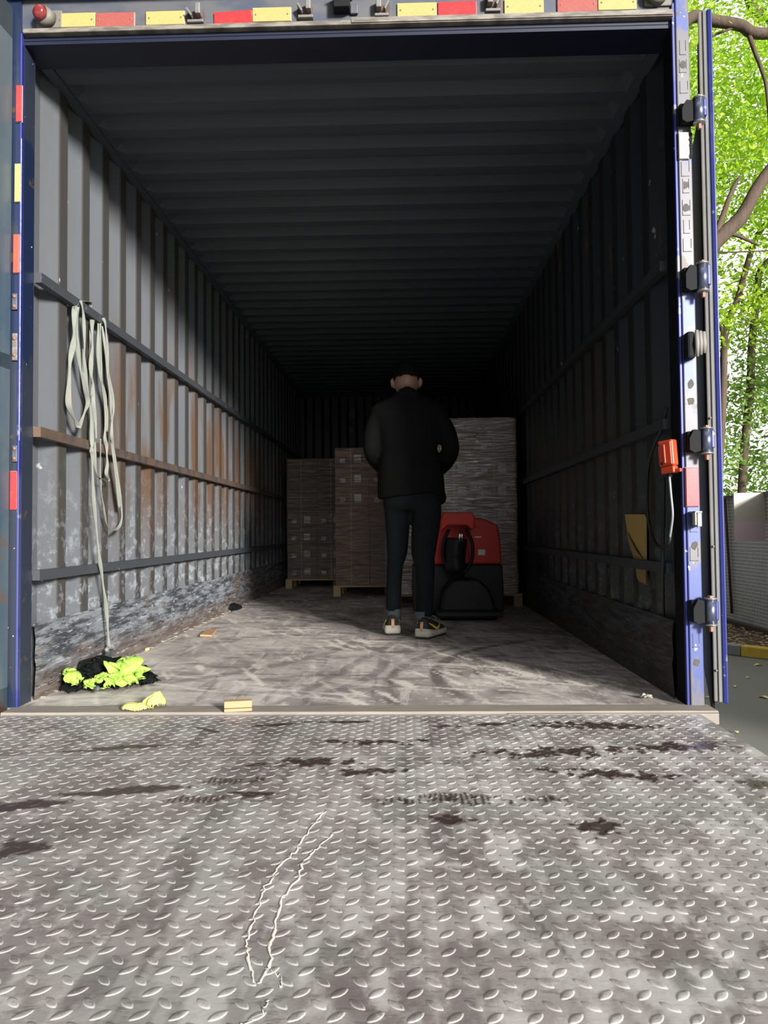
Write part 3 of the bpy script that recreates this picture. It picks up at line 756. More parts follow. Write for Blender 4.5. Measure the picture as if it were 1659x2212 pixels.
def marker_lamp(px, py, label, lens):
    c = onY(px, py, -.005); t = empty('marker_lamp', c, 0, label, 'marker lamp', 'marker lamps on the header')
    MB().box(-.035, .06, -.006, .004, -.035, .03, bev=.003).build('base_plate', M['lamp_base'], t)
    MB().tube([(0.01, 0, -.004), (.0, -.03, 0)], [.034, .031], 20).build('collar', M['lamp_base'], t)
    MB().tube([(0, -.03, 0), (-.010, -.046, -.002), (-.013, -.052, -.003), (-.014, -.055, -.003)], [.027, .026, .018, .004], 20).build('lens', lens, t)
marker_lamp(100, 42, 'round red marker lamp at the left end of the header', M['lamp_red'])
marker_lamp(1412, -6, 'grimy round marker lamp at the right end of the header', M['lamp_base'])
def latch(px0, px1, py, label, flip=1):
    a, b = onY(px0, py, -.01), onY(px1, py, -.01); w = b.x - a.x; c = (a + b) / 2
    t = empty('latch_bracket', (c.x, -.002, c.z), 0, label, 'bracket', 'latch brackets on the header'); t.scale = (flip, 1, 1)
    MB().box(-w / 2, w / 2, -.010, .0, -.026, .022, bev=.002).build('back_plate', M['rust_bracket'], t)
    mb = MB(); mb.box(.005, .024, -.040, -.006, -.004, .036, bev=.003); mb.build('keeper_lug', M['bracket_grey'], t)
    mb = MB(); mb.prism([(-w / 2, .018), (-w / 2 + .006, .022), (-.006, -.004), (-.010, -.010)], -.035, -.006); mb.box(-w / 2 + .004, w / 2 + .004, -.03, -.004, -.03, -.020, bev=.002)
    mb.build('keeper_claw', M['bracket_grey'], t)
latch(405, 440, 38, 'rusty latch bracket on the header left of the tilted bright red reflector')
latch(643, 675, 28, 'rusty latch bracket on the header left of the black camera box')
latch(812, 842, 24, 'rusty latch bracket on the header right of the black camera box', -1)
latch(1050, 1082, 14, 'rusty latch bracket on the header between bright red and yellow reflectors', -1)
c = onY(741, 14, -.01); t = empty('camera_box', (c.x, -.004, c.z), 0, 'small black reversing camera box in the middle of the header', 'camera')
MB().box(-.032, .026, -.045, 0, -.026, .03, bev=.003).build('housing', M['black_rubber'], t)
MB().box(-.034, .034, -.052, .0, .026, .031).build('hood', M['bracket_grey'], t)
MB().tube([(-.018, -.047, .002), (-.018, -.043, .002)], .006, 12).build('lens', M['lamp_red'], t)
MB().box(.026, .055, -.012, .0, -.03, .006, bev=.004).build('mount', M['header'], t)

# ribbed rubber buffer and hook on the right post
c = onY(1503, 744, -.05); t = empty('door_buffer', (c.x, -.03, c.z), 0, 'ribbed grey rubber door buffer on the right post between two hinges', 'door buffer')
MB().box(-.032, -.004, -.03, .016, -.050, .045, bev=.008).build('mount_block', M['black_rubber'], t)
for i in range(3): MB().tube([(.000 + i * .012, -.03, -.045 + i * .006), (-.002 + i * .012, -.038, 0), (.000 + i * .012, -.03, .046 - i * .003)], [.0065, .008, .0065], 10).build('rib', M['gasket'], t)
c = onY(1501, 1122, -.03); t = empty('door_hook', (c.x, -.014, c.z), 0, 'small pale steel door hook on the right post under the red reflector', 'hook')
MB().box(-.004, .012, -.05, 0, -.026, .024, bev=.003).build('hook_plate', M['alu'], t)
MB().box(-.014, -.008, -.055, -.03, -.02, .028, bev=.002).build('hook_tongue', M['cream'], t)
MB().box(-.014, .012, -.055, -.0, .022, .028, bev=.002).build('hook_bridge', M['alu'], t)
# rusty striker plates on left post
for py, pl in ((750, 'chipped pale striker plate on the left post beside the upper rail'), (652, 'narrow grey striker plate on the left post just under the orange red reflector'), (980, 'narrow grey striker plate on the left post just above the lowest red reflector')):
    c = onY(33, py, -.016); t = empty('striker_plate', (c.x, -.014, c.z), 0, pl, 'striker plate', 'striker plates on the left post')
    h = .05 if py == 750 else .03
    MB().box(-.010, .009, -.008, 0, -h, h, bev=.003).build('plate_body', M['lip'] if py == 750 else M['header'], t)
    for q_ in (-h * .6, h * .6): MB().tube([(0, -.012, q_), (0, -.006, q_)], .006, 8).build('rivet', M['rust_bolt'], t)

# ================================================================== LASHING STRAPS ON THE LEFT WALL
def ribbon(mb, pts, w, up=(.9, .42, 0), th=.0016, tw=0.0):
    w = w * .95
    sp = spline(pts, 6); k = len(sp); ph = random.uniform(0, 6)
    rs = [(w * (.72 + .28 * math.sin(i * .35 + ph)) , th) for i in range(k)]
    # rotate ribbon plane gently along the length
    mb.tube(sp, rs, 8, up=up)
def cA(l, X): return [onX(120 + x / 6.505, 640 + y / 6.505, X + (d[0] if d else 0)) for x, y, *d in l]
def cB(l, X): return [onX(150 + x / 4.335, 950 + y / 4.335, X + (d[0] if d else 0)) for x, y, *d in l]
XS = -WX + .036
st1 = empty('lashing_strap', cA([(270, 150)], XS)[0], 0, 'grey green webbing strap hung in a wide loop, leftmost on the upper rail', 'strap', 'webbing straps on the left wall')
def addp(par, name, mb, mat): 
    o = mb.build(name, mat); o.parent = par; o.matrix_parent_inverse = Matrix.Translation(-Vector(par.location)); return o
mb = MB()
ribbon(mb, cA([(275, 110, -.02), (270, 200), (262, 400), (262, 560), (245, 700), (205, 900), (195, 1150), (182, 1480), (230, 1650), (285, 1760), (322, 1850)], XS), .014)
ribbon(mb, cA([(322, 1850), (375, 1720), (420, 1600), (455, 1480), (400, 1270), (345, 1000), (315, 780), (300, 560), (300, 300), (300, 150)], XS + .006), .011)
ribbon(mb, cA([(195, 1150), (215, 1500), (260, 1700), (310, 1860)], XS - .006), .007)
ribbon(mb, cA([(350, 60, -.01), (372, 130, .0), (392, 260), (402, 450), (408, 700), (400, 860), (425, 1100), (455, 1330), (495, 1600), (520, 1880), (505, 2120)], XS + .004), .0085)
ribbon(mb, cA([(395, 740), (380, 900), (395, 1120), (420, 1300), (470, 1480)], XS - .004), .007)
addp(st1, 'webbing', mb, M['web'])
mb = MB(); ribbon(mb, cA([(360, 60, -.03), (420, 70, -.025), (480, 85, -.028), (505, 130, -.03), (490, 150, -.03)], XS), .009, up=(1, 0, 0)); addp(st1, 'folded_end', mb, M['web'])

st2 = empty('lashing_strap', cA([(600, 350)], XS)[0], 0, 'bundle of grey green webbing strap folded over the rail, hanging past both upper rails', 'strap', 'webbing straps on the left wall')
mb = MB()
ribbon(mb, cA([(515, 330, -.01), (512, 450), (518, 700), (500, 900), (500, 1100), (530, 1250), (530, 1500), (560, 1750), (572, 2000)], XS), .011)
ribbon(mb, cA([(490, 400, -.01), (492, 560), (520, 800), (515, 1150), (505, 1400)], XS - .006), .006)
ribbon(mb, cA([(600, 380, -.01), (600, 600), (600, 850), (620, 1120), (665, 1280), (700, 1500), (700, 1800), (692, 1990)], XS + .004) + cB([(348, 60), (350, 140), (355, 230), (345, 320), (372, 380), (340, 388), (300, 365), (262, 335), (240, 250), (235, 120), (240, 20)], XS + .005), .0095)
ribbon(mb, cA([(630, 380, -.01), (630, 600), (635, 900), (645, 1150), (680, 1330), (720, 1600), (720, 1900)], XS), .007)
ribbon(mb, cA([(665, 305, -.01), (695, 370), (712, 520), (728, 750), (735, 1000), (765, 1180), (800, 1400), (815, 1600), (795, 1750), (790, 1950)], XS + .004) + cB([(408, 40), (425, 150), (452, 380), (485, 620), (490, 740), (460, 820), (405, 845), (355, 810), (330, 720), (315, 600), (295, 490), (290, 400), (285, 300), (290, 100), (285, -10)], XS), .0088)
ribbon(mb, cA([(655, 420, -.01), (680, 600), (705, 850), (725, 1080), (770, 1380), (780, 1650), (790, 1800)], XS), .006)
ribbon(mb, cB([(395, 0), (412, 180), (440, 400), (470, 640)], XS - .004), .008)
addp(st2, 'webbing', mb, M['web'])
st3 = empty('lashing_strap', cB([(215, 0)], XS)[0], 0, 'long single webbing strap running down past the lowest rail to the floor', 'strap', 'webbing straps on the left wall')
mb = MB()
ribbon(mb, cA([(500, 1700), (508, 1900), (515, 2100)], XS + .010) + cB([(215, 30), (205, 100), (212, 150), (215, 300), (222, 500), (240, 720), (262, 950), (282, 1130), (298, 1230), (318, 1380), (338, 1520), (352, 1680), (362, 1820), (368, 1930), (370, 1965)], XS + .010), .0105)
addp(st3, 'webbing', mb, M['web'])
mb = MB(); mb.tube(spline(cB([(370, 1950), (345, 1965), (372, 1985), (395, 1960), (365, 1945)], XS + .012), 5), .008, 8); addp(st3, 'knot', mb, M['web'])
kn = onX(150 + 368 / 4.335, 950 + 1965 / 4.335, XS + .012)
e1 = onZ(207, 1446, .045); e2 = onZ(252, 1452, .004)
mb = MB(); ribbon(mb, [kn, (kn + e1) / 2 + Vector((.01, 0, -.01)), e1], .014, up=(1, 0, 0)); ribbon(mb, [kn + Vector((.01, .01, 0)), (kn + e1) / 2 + Vector((.025, .02, -.02)), e1 + Vector((.03, .02, 0))], .008, up=(1, 0, 0)); addp(st3, 'strap_tail', mb, M['web_dark'])
mb = MB(); ribbon(mb, [kn, (kn + e2) / 2 + Vector((.0, .0, .01)), e2], .008); addp(st3, 'short_end', mb, M['web'])

# ================================================================== THINGS LYING ON THE FLOOR
def crumple(name, cx, cy, rx, ry, h, mat, seed, rot=0, n=70, outline=.35, fr=9, parent=None, fold=1.0, zoff=.003, cut=None):
    u = np.linspace(-1, 1, n); U, V = np.meshgrid(u, u)
    R = np.hypot(U, V); A = np.arctan2(V, U)
    lim = 1 - outline * fbm(np.cos(A) * 2.2 + 5, np.sin(A) * 2.2 + 5, seed, 3)
    x = U * rx; y = V * ry
    rid = 1 - np.abs(2 * fbm(U * fr * .35 + 7, V * fr * .35 + 3, seed + 1, 2) - 1)
    rid2 = 1 - np.abs(2 * fbm(U * fr * .8 + 1, V * fr * .8 + 9, seed + 2, 2) - 1)
    env = np.clip(1 - (R / lim) ** 3, 0, 1) ** .5
    Z = zoff + h * env * (.25 + .75 * (.75 * (rid - .5) * 2 + .25 * (rid2 - .5) * 2).clip(0, 1) ** 1.0)
    x = x + fold * .35 * h * (fbm(U * fr, V * fr, seed + 5, 2) - .5) * 4; y = y + fold * .35 * h * (fbm(U * fr + 4, V * fr + 4, seed + 6, 2) - .5) * 4
    c, s = math.cos(rot), math.sin(rot); X = cx + x * c - y * s; Y = cy + x * s + y * c
    keep = (R < lim)
    if cut is not None: keep &= fbm(U * 3, V * 3, seed + 8, 2) > cut
    vs = np.stack([X.ravel(), Y.ravel(), Z.ravel()], 1); fs = []
    for i in range(n - 1):
        for j in range(n - 1):
            if keep[i, j] and keep[i + 1, j] and keep[i, j + 1] and keep[i + 1, j + 1]:
                a = i * n + j; fs.append((a, a + 1, a + 1 + n, a + n))
    mb = MB(); mb.add([tuple(p) for p in vs], fs, True); o = mb.build(name, mat, parent)
    bm = bmesh.new(); bm.from_mesh(o.data); bmesh.ops.delete(bm, geom=[v for v in bm.verts if not v.link_faces], context='VERTS'); bm.to_mesh(o.data); bm.free()
    sd = o.modifiers.new('t', 'SOLIDIFY'); sd.thickness = .0015; sd.offset = 1
    return o
vest = empty('safety_vest', (0, 0, 0), 0, 'crumpled lime green and black safety vest on the floor by the left wall', 'vest')
crumple('black_fabric', -1.00, .37, .20, .15, .10, M['black_cloth'], 101, .25, 80, .3, 6, vest)
crumple('black_fabric', -1.05, .44, .085, .075, .155, M['black_cloth'], 131, .4, 50, .2, 3, vest)
crumple('black_fabric', -.885, .42, .10, .05, .05, M['black_cloth'], 141, -.5, 50, .3, 5, vest)
crumple('lime_fabric', -.965, .255, .13, .075, .055, M['lime'], 202, .10, 90, .45, 7, vest, zoff=.022, cut=.36)
crumple('lime_fabric', -.905, .33, .058, .05, .115, M['lime'], 233, .3, 60, .2, 4, vest, zoff=.02)
crumple('lime_fabric', -1.090, .245, .028, .06, .06, M['lime'], 243, .5, 40, .4, 4, vest, zoff=.035)
MB().tube([(-.965, .175, .028), (-.965, .169, .03)], .011, 12).build('button', M['web_dark'], vest)
yc = empty('yellow_glove', (0, 0, 0), 0, 'crumpled pale yellow cloth glove on the sill near the vest', 'glove')
crumple('glove_palm', -.735, -.052, .060, .034, .024, M['yellow_cloth'], 301, .1, 50, .15, 2, yc, fold=.3)
crumple('glove_cuff', -.682, -.030, .036, .030, .075, M['yellow_cloth'], 331, .5, 50, .15, 2, yc, fold=.3)
a = onZ(482, 1541, .0); b = onZ(541, 1538, 0); c = (a + b) / 2
blk = empty('wooden_block', (c.x, c.y + .02, .003), math.atan2(b.y - a.y, b.x - a.x), 'small tan wooden block on the sill right of the yellow glove', 'wooden block')
MB().box(-.047, .047, -.02, .02, 0, .010, bev=.002).build('lower_slat', M['tan_block'], blk)
MB().box(-.047, .047, -.012, .022, .011, .034, bev=.002).build('upper_slat', M['tan_block'], blk)
q = [onZ(432, 1375, .004), onZ(457, 1376, .004), onZ(468, 1363, .004), onZ(446, 1363, .004)]
mb = MB(); mb.add([p for p in q] + [p + Vector((0, 0, .012)) for p in q], [(0, 1, 2, 3), (4, 5, 6, 7), (0, 1, 5, 4), (1, 2, 6, 5), (2, 3, 7, 6), (3, 0, 4, 7)])
mb.build('wood_offcut', M['tan_block']); tag(bpy.data.objects['wood_offcut'], 'flat tan wood offcut lying on the floor deeper in, near the left wall', 'wood offcut')
c = onZ(318, 1406, .0); o = MB().ell((c.x, c.y, .008), (.012, .02, .008), 8).build('litter_scrap', M['leaf_yellow']); tag(o, 'tiny yellow scrap at the foot of the left wall', 'litter')
q = onZ(495, 1318, 0)
o = crumple('rag', q.x + .02, q.y, .09, .16, .06, M['black_cloth'], 511, 0, 40, .3, 4); tag(o, 'small dark rag against the left wall deep inside the container', 'rag')
o = crumple('paper_scrap', 1.07, .10, .025, .02, .02, M['cream'], 551, 0, 30, .3, 4); tag(o, 'small crumpled paper scrap in the right front corner of the floor', 'paper')

# ================================================================== RIGHT WALL: CONTROL PENDANT, CABLE, ENVELOPE
XP = WX - .045
pc = onX(1443, 983, XP); pd = empty('control_pendant', pc, math.radians(-50), 'orange red handheld control box hanging inside the right post', 'control box'); pd.rotation_euler = (0, math.radians(-4), math.radians(-55))
MB().box(-.030, .030, -.016, .016, -.040, .052, bev=.006).build('case', M['pendant'], pd)
MB().box(-.024, .026, -.020, -.014, -.036, .046, bev=.003).build('front_panel', M['pendant'], pd)
MB().box(-.004, .004, -.024, -.018, -.030, .036, bev=.002).build('panel_rib', M['pendant'], pd)
MB().box(-.026, .028, -.014, .014, -.066, -.040, bev=.005).build('lower_housing', M['pendant'], pd)
MB().box(.004, .050, -.008, .004, -.066, -.052, bev=.004).build('hanging_lug', M['pendant'], pd)
for q_ in ((-.02, .038), (-.01, -.03)): MB().tube([(q_[0], -.024, q_[1]), (q_[0], -.018, q_[1])], .005, 10).build('screw', M['black_rubber'], pd)
MB().tube([(0, 0, -.066), (0, 0, -.080)], [.010, .007], 12).build('cable_gland', M['black_rubber'], pd)
bot = onX(1446, 1030, XP)
mb = MB(); mb.tube(spline([bot, onX(1449, 1065, XP), onX(1453, 1110, XP), onX(1450, 1140, XP), onX(1447, 1160, XP)], 6), .0042, 10)
cb = mb.build('pendant_cable', M['cable_grey']); tag(cb, 'grey cable length hanging straight below the orange red control box', 'cable')
mb = MB(); mb.tube(spline([onX(1447, 1160, XP), onX(1443, 1175, XP), onX(1422, 1180, XP + .01), onX(1406, 1150, XP + .02), onX(1399, 1105, XP + .02), onX(1398, 1050, XP + .02), onX(1402, 1000, XP + .02), onX(1414, 960, XP + .02), onX(1430, 925, XP + .025), onX(1440, 880, XP + .03)], 6), .006, 10)
o = mb.build('cable_loop', M['cable']); tag(o, 'black cable loop on the right wall beside the control box', 'cable')
mb = MB(); mb.tube(spline([onX(1434, 1030, WX - .012), onX(1433, 1120, WX - .012), onX(1431, 1215, WX - .038), onX(1433, 1330, WX - .012)], 6), .007, 10)
o = mb.build('hanging_cable', M['cable']); tag(o, 'black cable running down the right wall behind the lowest rail', 'cable')
ev_ = empty('envelope', onX(1375, 1180, WX - .008), 0, 'yellow paper envelope tucked behind the lowest rail on the right wall', 'envelope')
def env_part(name, px, X, mat):
    mb = MB(); v = [onX(x, y, X + dx) for x, y, dx in px]; n = len(v); v2 = [p + Vector((-.0015, 0, 0)) for p in v]
    mb.add(v + v2, [tuple(range(n)), tuple(range(2 * n - 1, n - 1, -1))] + [(i, (i + 1) % n, (i + 1) % n + n, i + n) for i in range(n)]); addp(ev_, name, mb, mat)
env_part('envelope_body', [(1350, 1111, .0), (1393, 1111, 0), (1397, 1120, 0), (1398, 1264, 0), (1393, 1256, 0), (1378, 1252, 0), (1372, 1214, 0), (1358, 1165, 0)], WX - .006, M['envelope'])
env_part('envelope_flap', [(1354, 1148, 0), (1375, 1190, -.006), (1395, 1216, 0), (1396, 1262, 0), (1381, 1256, 0), (1372, 1214, 0), (1358, 1170, 0)], WX - .010, M['envelope_in'])

# ================================================================== PALLET LOADS
CW, CH = .3225, .1855
def carton_proto(mat):
    t = empty('carton')
    MB().box(-CW / 2 + .001, CW / 2 - .001, 0, .78, .001, CH - .001, bev=.003).build('box_body', mat, t)
    return t
def load(x0, y, zb, cols, rows, mat, labels, words, where, grp):
    protos = {}
    def make(kind):
        t = carton_proto(mat)
        if kind in ('both', 'small'):
            MB().box(-.115, -.065, -.0012, .0, .045, .085).build('small_label', M['label'], t)
        if kind in ('both', 'big'):
            MB().box(.02, .085, -.0012, .0, .045, .118).build('large_label', M['label'], t)
        MB().box(-.016, -.006, -.0010, .001, .002, CH - .002).build('tape_strip', M['tape'], t)
        return t
    ordn = ['bottom', 'second', 'third', 'fourth', 'fifth', 'sixth', 'top']
    if rows == 7 and words is None: pass
    for r in range(rows):
        for c in range(cols):
            kind = labels(r, c)
            if kind in protos: t = copy_tree(protos[kind])
            else: t = make(kind); protos[kind] = t
            t.location = (x0 + CW * (c + .5) + random.uniform(-.0007, .0007), y + random.uniform(-.004, .003), zb + r * CH)
            col = {2: ['left', 'right'], 3: ['left', 'middle', 'right']}[cols][c]
            rw = 'bottom' if r == 0 else ('top' if r == rows - 1 else ordn[r] + '-from-bottom')
            lb = {'both': 'with two white labels', 'small': 'with one small label', 'big': 'with one large label', 'none': 'without labels'}[kind]
            tag(t, 'carton %s, %s row, %s column of %s' % (lb, rw, col, where), 'carton', grp)
def wrap(x0, x1, y0, y1, z0, z1, label, amp=.003, seed=0, mat=None):
    r = .02; per = []; nx = 44; ny = 16
    per += [(x0 + (x1 - x0) * i / nx, y0, 0, -1) for i in range(nx)] + [(x1, y0 + (y1 - y0) * i / ny, 1, 0) for i in range(ny)]
    per += [(x1 - (x1 - x0) * i / nx, y1, 0, 1) for i in range(nx)] + [(x0, y1 - (y1 - y0) * i / ny, -1, 0) for i in range(ny)]
    nz = 130; n = len(per); vs = []
    rs = np.random.RandomState(seed)
    for k in range(nz + 1):
        z = z0 + (z1 - z0) * k / nz
        for i, (x, y, ux, uy) in enumerate(per):
            u = i * .22
            d = float(fbm(np.array(u * .35 + z * 1.5), np.array(z * 34. + u * .12), 400 + seed, 3)) * amp * 2.2
            vs.append((x + ux * d, y + uy * d, z))
    mb = MB(); mb.add(vs, [(k * n + i, k * n + (i + 1) % n, (k + 1) * n + (i + 1) % n, (k + 1) * n + i) for k in range(nz) for i in range(n)], True)
    o = mb.build('stretch_wrap', mat or M['film']); tag(o, label, 'stretch film', 'stretch film around the pallet loads'); return o
def pallet(x0, x1, y0, y1, label):
    t = empty('pallet', ((x0 + x1) / 2, y0, 0), 0, label, 'pallet', 'wooden pallets'); w = x1 - x0; d = y1 - y0
    MB().box(-w / 2, w / 2, 0, d, .088, .104, bev=.002).build('top_deck', M['pallet_wood'], t)
    for ix, xx in enumerate((-w / 2 + .035, 0, w / 2 - .035)):
        for yy in (0, d / 2 - .05, d - .1):
            if ix == 1 and yy == 0: continue
            MB().box(xx - .035, xx + .035, yy, yy + .1, .0, .088, bev=.003).build('block', M['pallet_wood'], t)
    MB().box(-.035, .035, .35, .45, 0, .088, bev=.003).build('block', M['pallet_wood'], t)
    return t
# right (nearest), middle, left (farthest)
pallet(.10, 1.135, 3.45, 4.27, 'wooden pallet under the nearest and tallest load at the right')
load(.128, 3.46, .104, 3, 7, M['carton_m'], lambda r, c: 'both' if r in (3, 4, 5) else ('none' if r in (1,) else 'small'), None, 'the tallest load at the right', 'cartons of the right pallet load')
MB_ = None
o = MB().box(.128, .128 + 3 * CW, 3.465, 4.24, .104 + 7 * CH + .001, .104 + 7 * CH + .112, bev=.004).build('flat_carton', M['carton_m']); tag(o, 'flat brown carton layer across the top of the tallest load', 'carton')
wrap(.122, .128 + 3 * CW + .006, 3.452, 4.25, .106, .104 + 7 * CH + .114, 'glossy clear stretch film around the tallest load at the right', .0030, 1, M['film_thick'])
pallet(-.475, .54, 4.51, 5.33, 'wooden pallet under the middle load behind the man')
load(-.452, 4.52, .104, 3, 7, M['carton_m'], lambda r, c: 'both' if r > 3 else 'none', None, 'the middle load', 'cartons of the middle pallet load')
wrap(-.458, -.452 + 3 * CW + .006, 4.512, 5.31, .106, .104 + 7 * CH + .004, 'clear stretch film around the middle load behind the man', .0022, 2)
pallet(-1.09, -.07, 5.56, 6.38, 'wooden pallet under the farthest load at the left wall')
load(-1.068, 5.57, .104, 3, 7, M['carton_l'], lambda r, c: 'both' if r < 4 else 'none', None, 'the farthest load at the left', 'cartons of the left pallet load')
wrap(-1.074, -1.068 + 3 * CW + .006, 5.562, 6.36, .106, .104 + 7 * CH + .004, 'clear stretch film around the farthest load by the left wall', .0022, 3)

# ================================================================== PALLET TRUCK
tk = empty('pallet_truck', (.57, 2.80, 0), 0, 'red and black powered pallet truck standing in front of the tallest load', 'pallet truck')
# red cover: profile in XZ extruded along Y
pr = [(-.31, .37), (.325, .37), (.320, .50), (.305, .62), (.290, .655), (.21, .690), (.10, .715), (-.10, .725), (-.24, .70), (-.295, .64)]
mb = MB(); mb.prism(pr, 0, .42); o = mb.build('cover', M['truck_red'], tk)
bv = o.modifiers.new('b', 'BEVEL'); bv.width = .018; bv.segments = 3
mb = MB(); mb.prism([(-.31, .03), (.335, .03), (.335, .20), (.328, .368), (-.312, .368), (-.32, .2)], .0, .44); o = mb.build('chassis', M['truck_grey'], tk); bv = o.modifiers.new('b', 'BEVEL'); bv.width = .012; bv.segments = 2
for sx in (-.2, .2): MB().box(sx - .08, sx + .08, .44, 1.4, .04, .085, bev=.01).build('fork', M['truck_grey'], tk)
# step and motor hood toward the operator
mb = MB(); mb.prism([(-.14, .0), (.26, .0), (.24, .12), (.20, .22), (.13, .28), (-.04, .28), (-.11, .2)], -.26, .01); o = mb.build('motor_hood', M['truck_black'], tk); bv = o.modifiers.new('b', 'BEVEL'); bv.width = .02; bv.segments = 3
MB().box(-.16, .28, -.40, -.20, .035, .075, bev=.012).build('step', M['truck_grey'], tk)
mb = MB(); mb.tube([(-.11, -.15, .06), (-.05, -.15, .06)], .06, 20); mb.build('wheel', M['black_rubber'], tk)
# tiller
mb = MB(); mb.tube(spline([(.0, -.10, .28), (-.015, -.12, .34), (-.02, -.12, .44), (-.01, -.12, .56)], 6), [.05] * 6 + [.075] * 6 + [.08] * 7, 16); mb.build('tiller_arm', M['truck_black'], tk)
mb = MB(); mb.tube([(.012, -.20, .53), (.012, -.20, .62)], .008, 12); mb.tube([(.028, -.20, .53), (.028, -.20, .62)], .006, 12); mb.build('gas_spring', M['chrome'], tk)
for sx in (-1, 1):
    mb = MB(); mb.tube(spline([(.005 + sx * .03, -.15, .31), (.0 + sx * .095, -.15, .40), (.0 + sx * .10, -.16, .52), (.0 + sx * .06, -.15, .62)], 6), .012, 10); mb.build('guard_loop', M['truck_black'], tk)
mb = MB(); mb.prism([(-.125, .60), (-.105, .62), (-.07, .648), (.06, .648), (.09, .622), (.11, .615), (.115, .70), (.10, .738), (-.10, .738), (-.115, .70)], -.22, -.04); o = mb.build('tiller_head', M['truck_red'], tk); bv = o.modifiers.new('b', 'BEVEL'); bv.width = .012; bv.segments = 3
MB().box(.155, .205, -.002, .001, .435, .475).build('white_label', M['label'], tk)
MB().box(.13, .18, -.002, .001, .560, .569).build('yellow_label', M['tape'], tk)
mb = MB()
for i in range(3): mb.box(.128 + i * .012, .145 + i * .012, -.002, .001, .640 - i * .006, .643 - i * .006)
mb.box(.100, .110, -.003, .001, .405, .415); mb.build('dark_mark', M['black_rubber'], tk)

# ================================================================== THE MAN
man = empty('person', (.22, 1.85, 0), 0, 'man seen from behind in black suit jacket and dark trousers, head bowed', 'person')
def addm(name, mb, mat, remesh=0, it=0, par=man):
    o = mb.build(name, mat, None, remesh, it); o.parent = par; o.matrix_parent_inverse = Matrix.Translation(-Vector(man.location)) if par is man else par.matrix_parent_inverse.copy(); return o
# body: one continuous surface
b = MB()
hx, hy, hz = .222, 2.02, 1.545
Mh = Matrix.Rotation(math.radians(-42), 3, 'X')
b.ell((hx, hy, hz), (.078, .098, .118), 20, Mh)
b.ell((hx, hy + .075, hz - .075), (.045, .045, .045), 14)             # jaw and chin
b.tube([(hx, hy + .105, hz - .01), (hx, hy + .122, hz - .045)], [.010, .018], 10)   # nose
b.ell((hx, hy + .098, hz - .078), (.024, .014, .008), 10)            # lips
for s in (-1, 1):
    b.ell((hx + s * .030, hy + .098, hz - .012), (.016, .012, .010), 10)
    b.tube([(hx + s * .076, hy - .01, hz + .015), (hx + s * .088, hy - .022, hz - .005), (hx + s * .087, hy - .016, hz - .03), (hx + s * .078, hy + .0, hz - .045)], [.010, .014, .012, .008], 10)
b.tube([(.225, 1.90, 1.36), (.224, 1.935, 1.44), (.222, 1.985, 1.50)], [.060, .055, .056], 18)
b.loft([(.24, 1.86, .78, .150, .105), (.24, 1.87, .90, .145, .10), (.235, 1.88, 1.05, .14, .095), (.23, 1.90, 1.22, .165, .10), (.228, 1.91, 1.33, .175, .085), (.226, 1.91, 1.39, .10, .065), (.225, 1.91, 1.42, .05, .05)])
ARM = {-1: [(.055, 1.91, 1.33), (.015, 1.89, 1.215), (.012, 1.88, 1.095), (.05, 2.00, 1.03), (.10, 2.13, .985), (.125, 2.17, .98)],
       1: [(.41, 1.91, 1.32), (.462, 1.885, 1.21), (.482, 1.875, 1.10), (.445, 1.99, 1.02), (.385, 2.12, .975), (.355, 2.16, .97)]}
for s, a in ARM.items(): b.tube(a, [.05, .045, .038, .036, .026, .027], 14)
for s in (-1, 1):
    w = Vector(ARM[s][-1]); d = Vector((-s * .45, .75, -.1)).normalized(); side = Vector((0, 0, 1)).cross(d).normalized(); up = d.cross(side)
    b.tube([w, w + d * .045, w + d * .085], [(.030, .016), (.040, .015), (.038, .013)], 12, up=side)
    for i, (ln, off) in enumerate(((.070, -.030), (.080, -.010), (.075, .010), (.058, .029))):
        p = w + d * .078 + side * off
        b.tube([p, p + d * ln * .45 - up * .006, p + d * ln * .75 - up * .024, p + d * ln * .85 - up * .045], [.0095, .009, .0085, .007], 8)
    th = w + d * .02 + side * (.032 * -s)
    b.tube([th, th + d * .025 + side * (-s) * .022 - up * .008, th + d * .055 + side * (-s) * .022 - up * .02], [.012, .011, .008], 8)
LEG = {-1: [(.165, 1.87, .80), (.160, 1.88, .70), (.156, 1.90, .49), (.142, 1.89, .40), (.131, 1.88, .20), (.134, 1.885, .09)],
       1: [(.330, 1.86, .80), (.333, 1.84, .70), (.311, 1.80, .49), (.320, 1.78, .40), (.314, 1.74, .20), (.302, 1.735, .09)]}
for s, a in LEG.items(): b.tube(a, [.075, .068, .05, .046, .036, .034], 16)
for s, (x, y, r) in {-1: (.134, 1.86, .1), 1: (.302, 1.71, -.45)}.items():
    dd = Vector((math.sin(-r), math.cos(-r), 0)); b.tube([Vector((x, y, .05)), Vector((x, y, .045)) + dd * .1, Vector((x, y, .04)) + dd * .19], [(.032, .035), (.036, .022), (.028, .014)], 12, up=(1, 0, 0))
addm('body', b, M['skin'], .0065, 2)
hr = MB(); hr.ell((hx, hy - .008, hz + .024), (.083, .100, .112), 22, Mh)
hair = addm('hair', hr, M['hair'])
bm = bmesh.new(); bm.from_mesh(hair.data)
bmesh.ops.delete(bm, geom=[f for f in bm.faces if f.calc_center_median().z < hz - .008 - (f.calc_center_median().y - hy) * .25 and f.calc_center_median().y < hy + .06 or (f.calc_center_median().y > hy + .075 and f.calc_center_median().z < hz + .06)], context='FACES'); bm.to_mesh(hair.data); bm.free()
sd = hair.modifiers.new('t', 'SOLIDIFY'); sd.thickness = .006
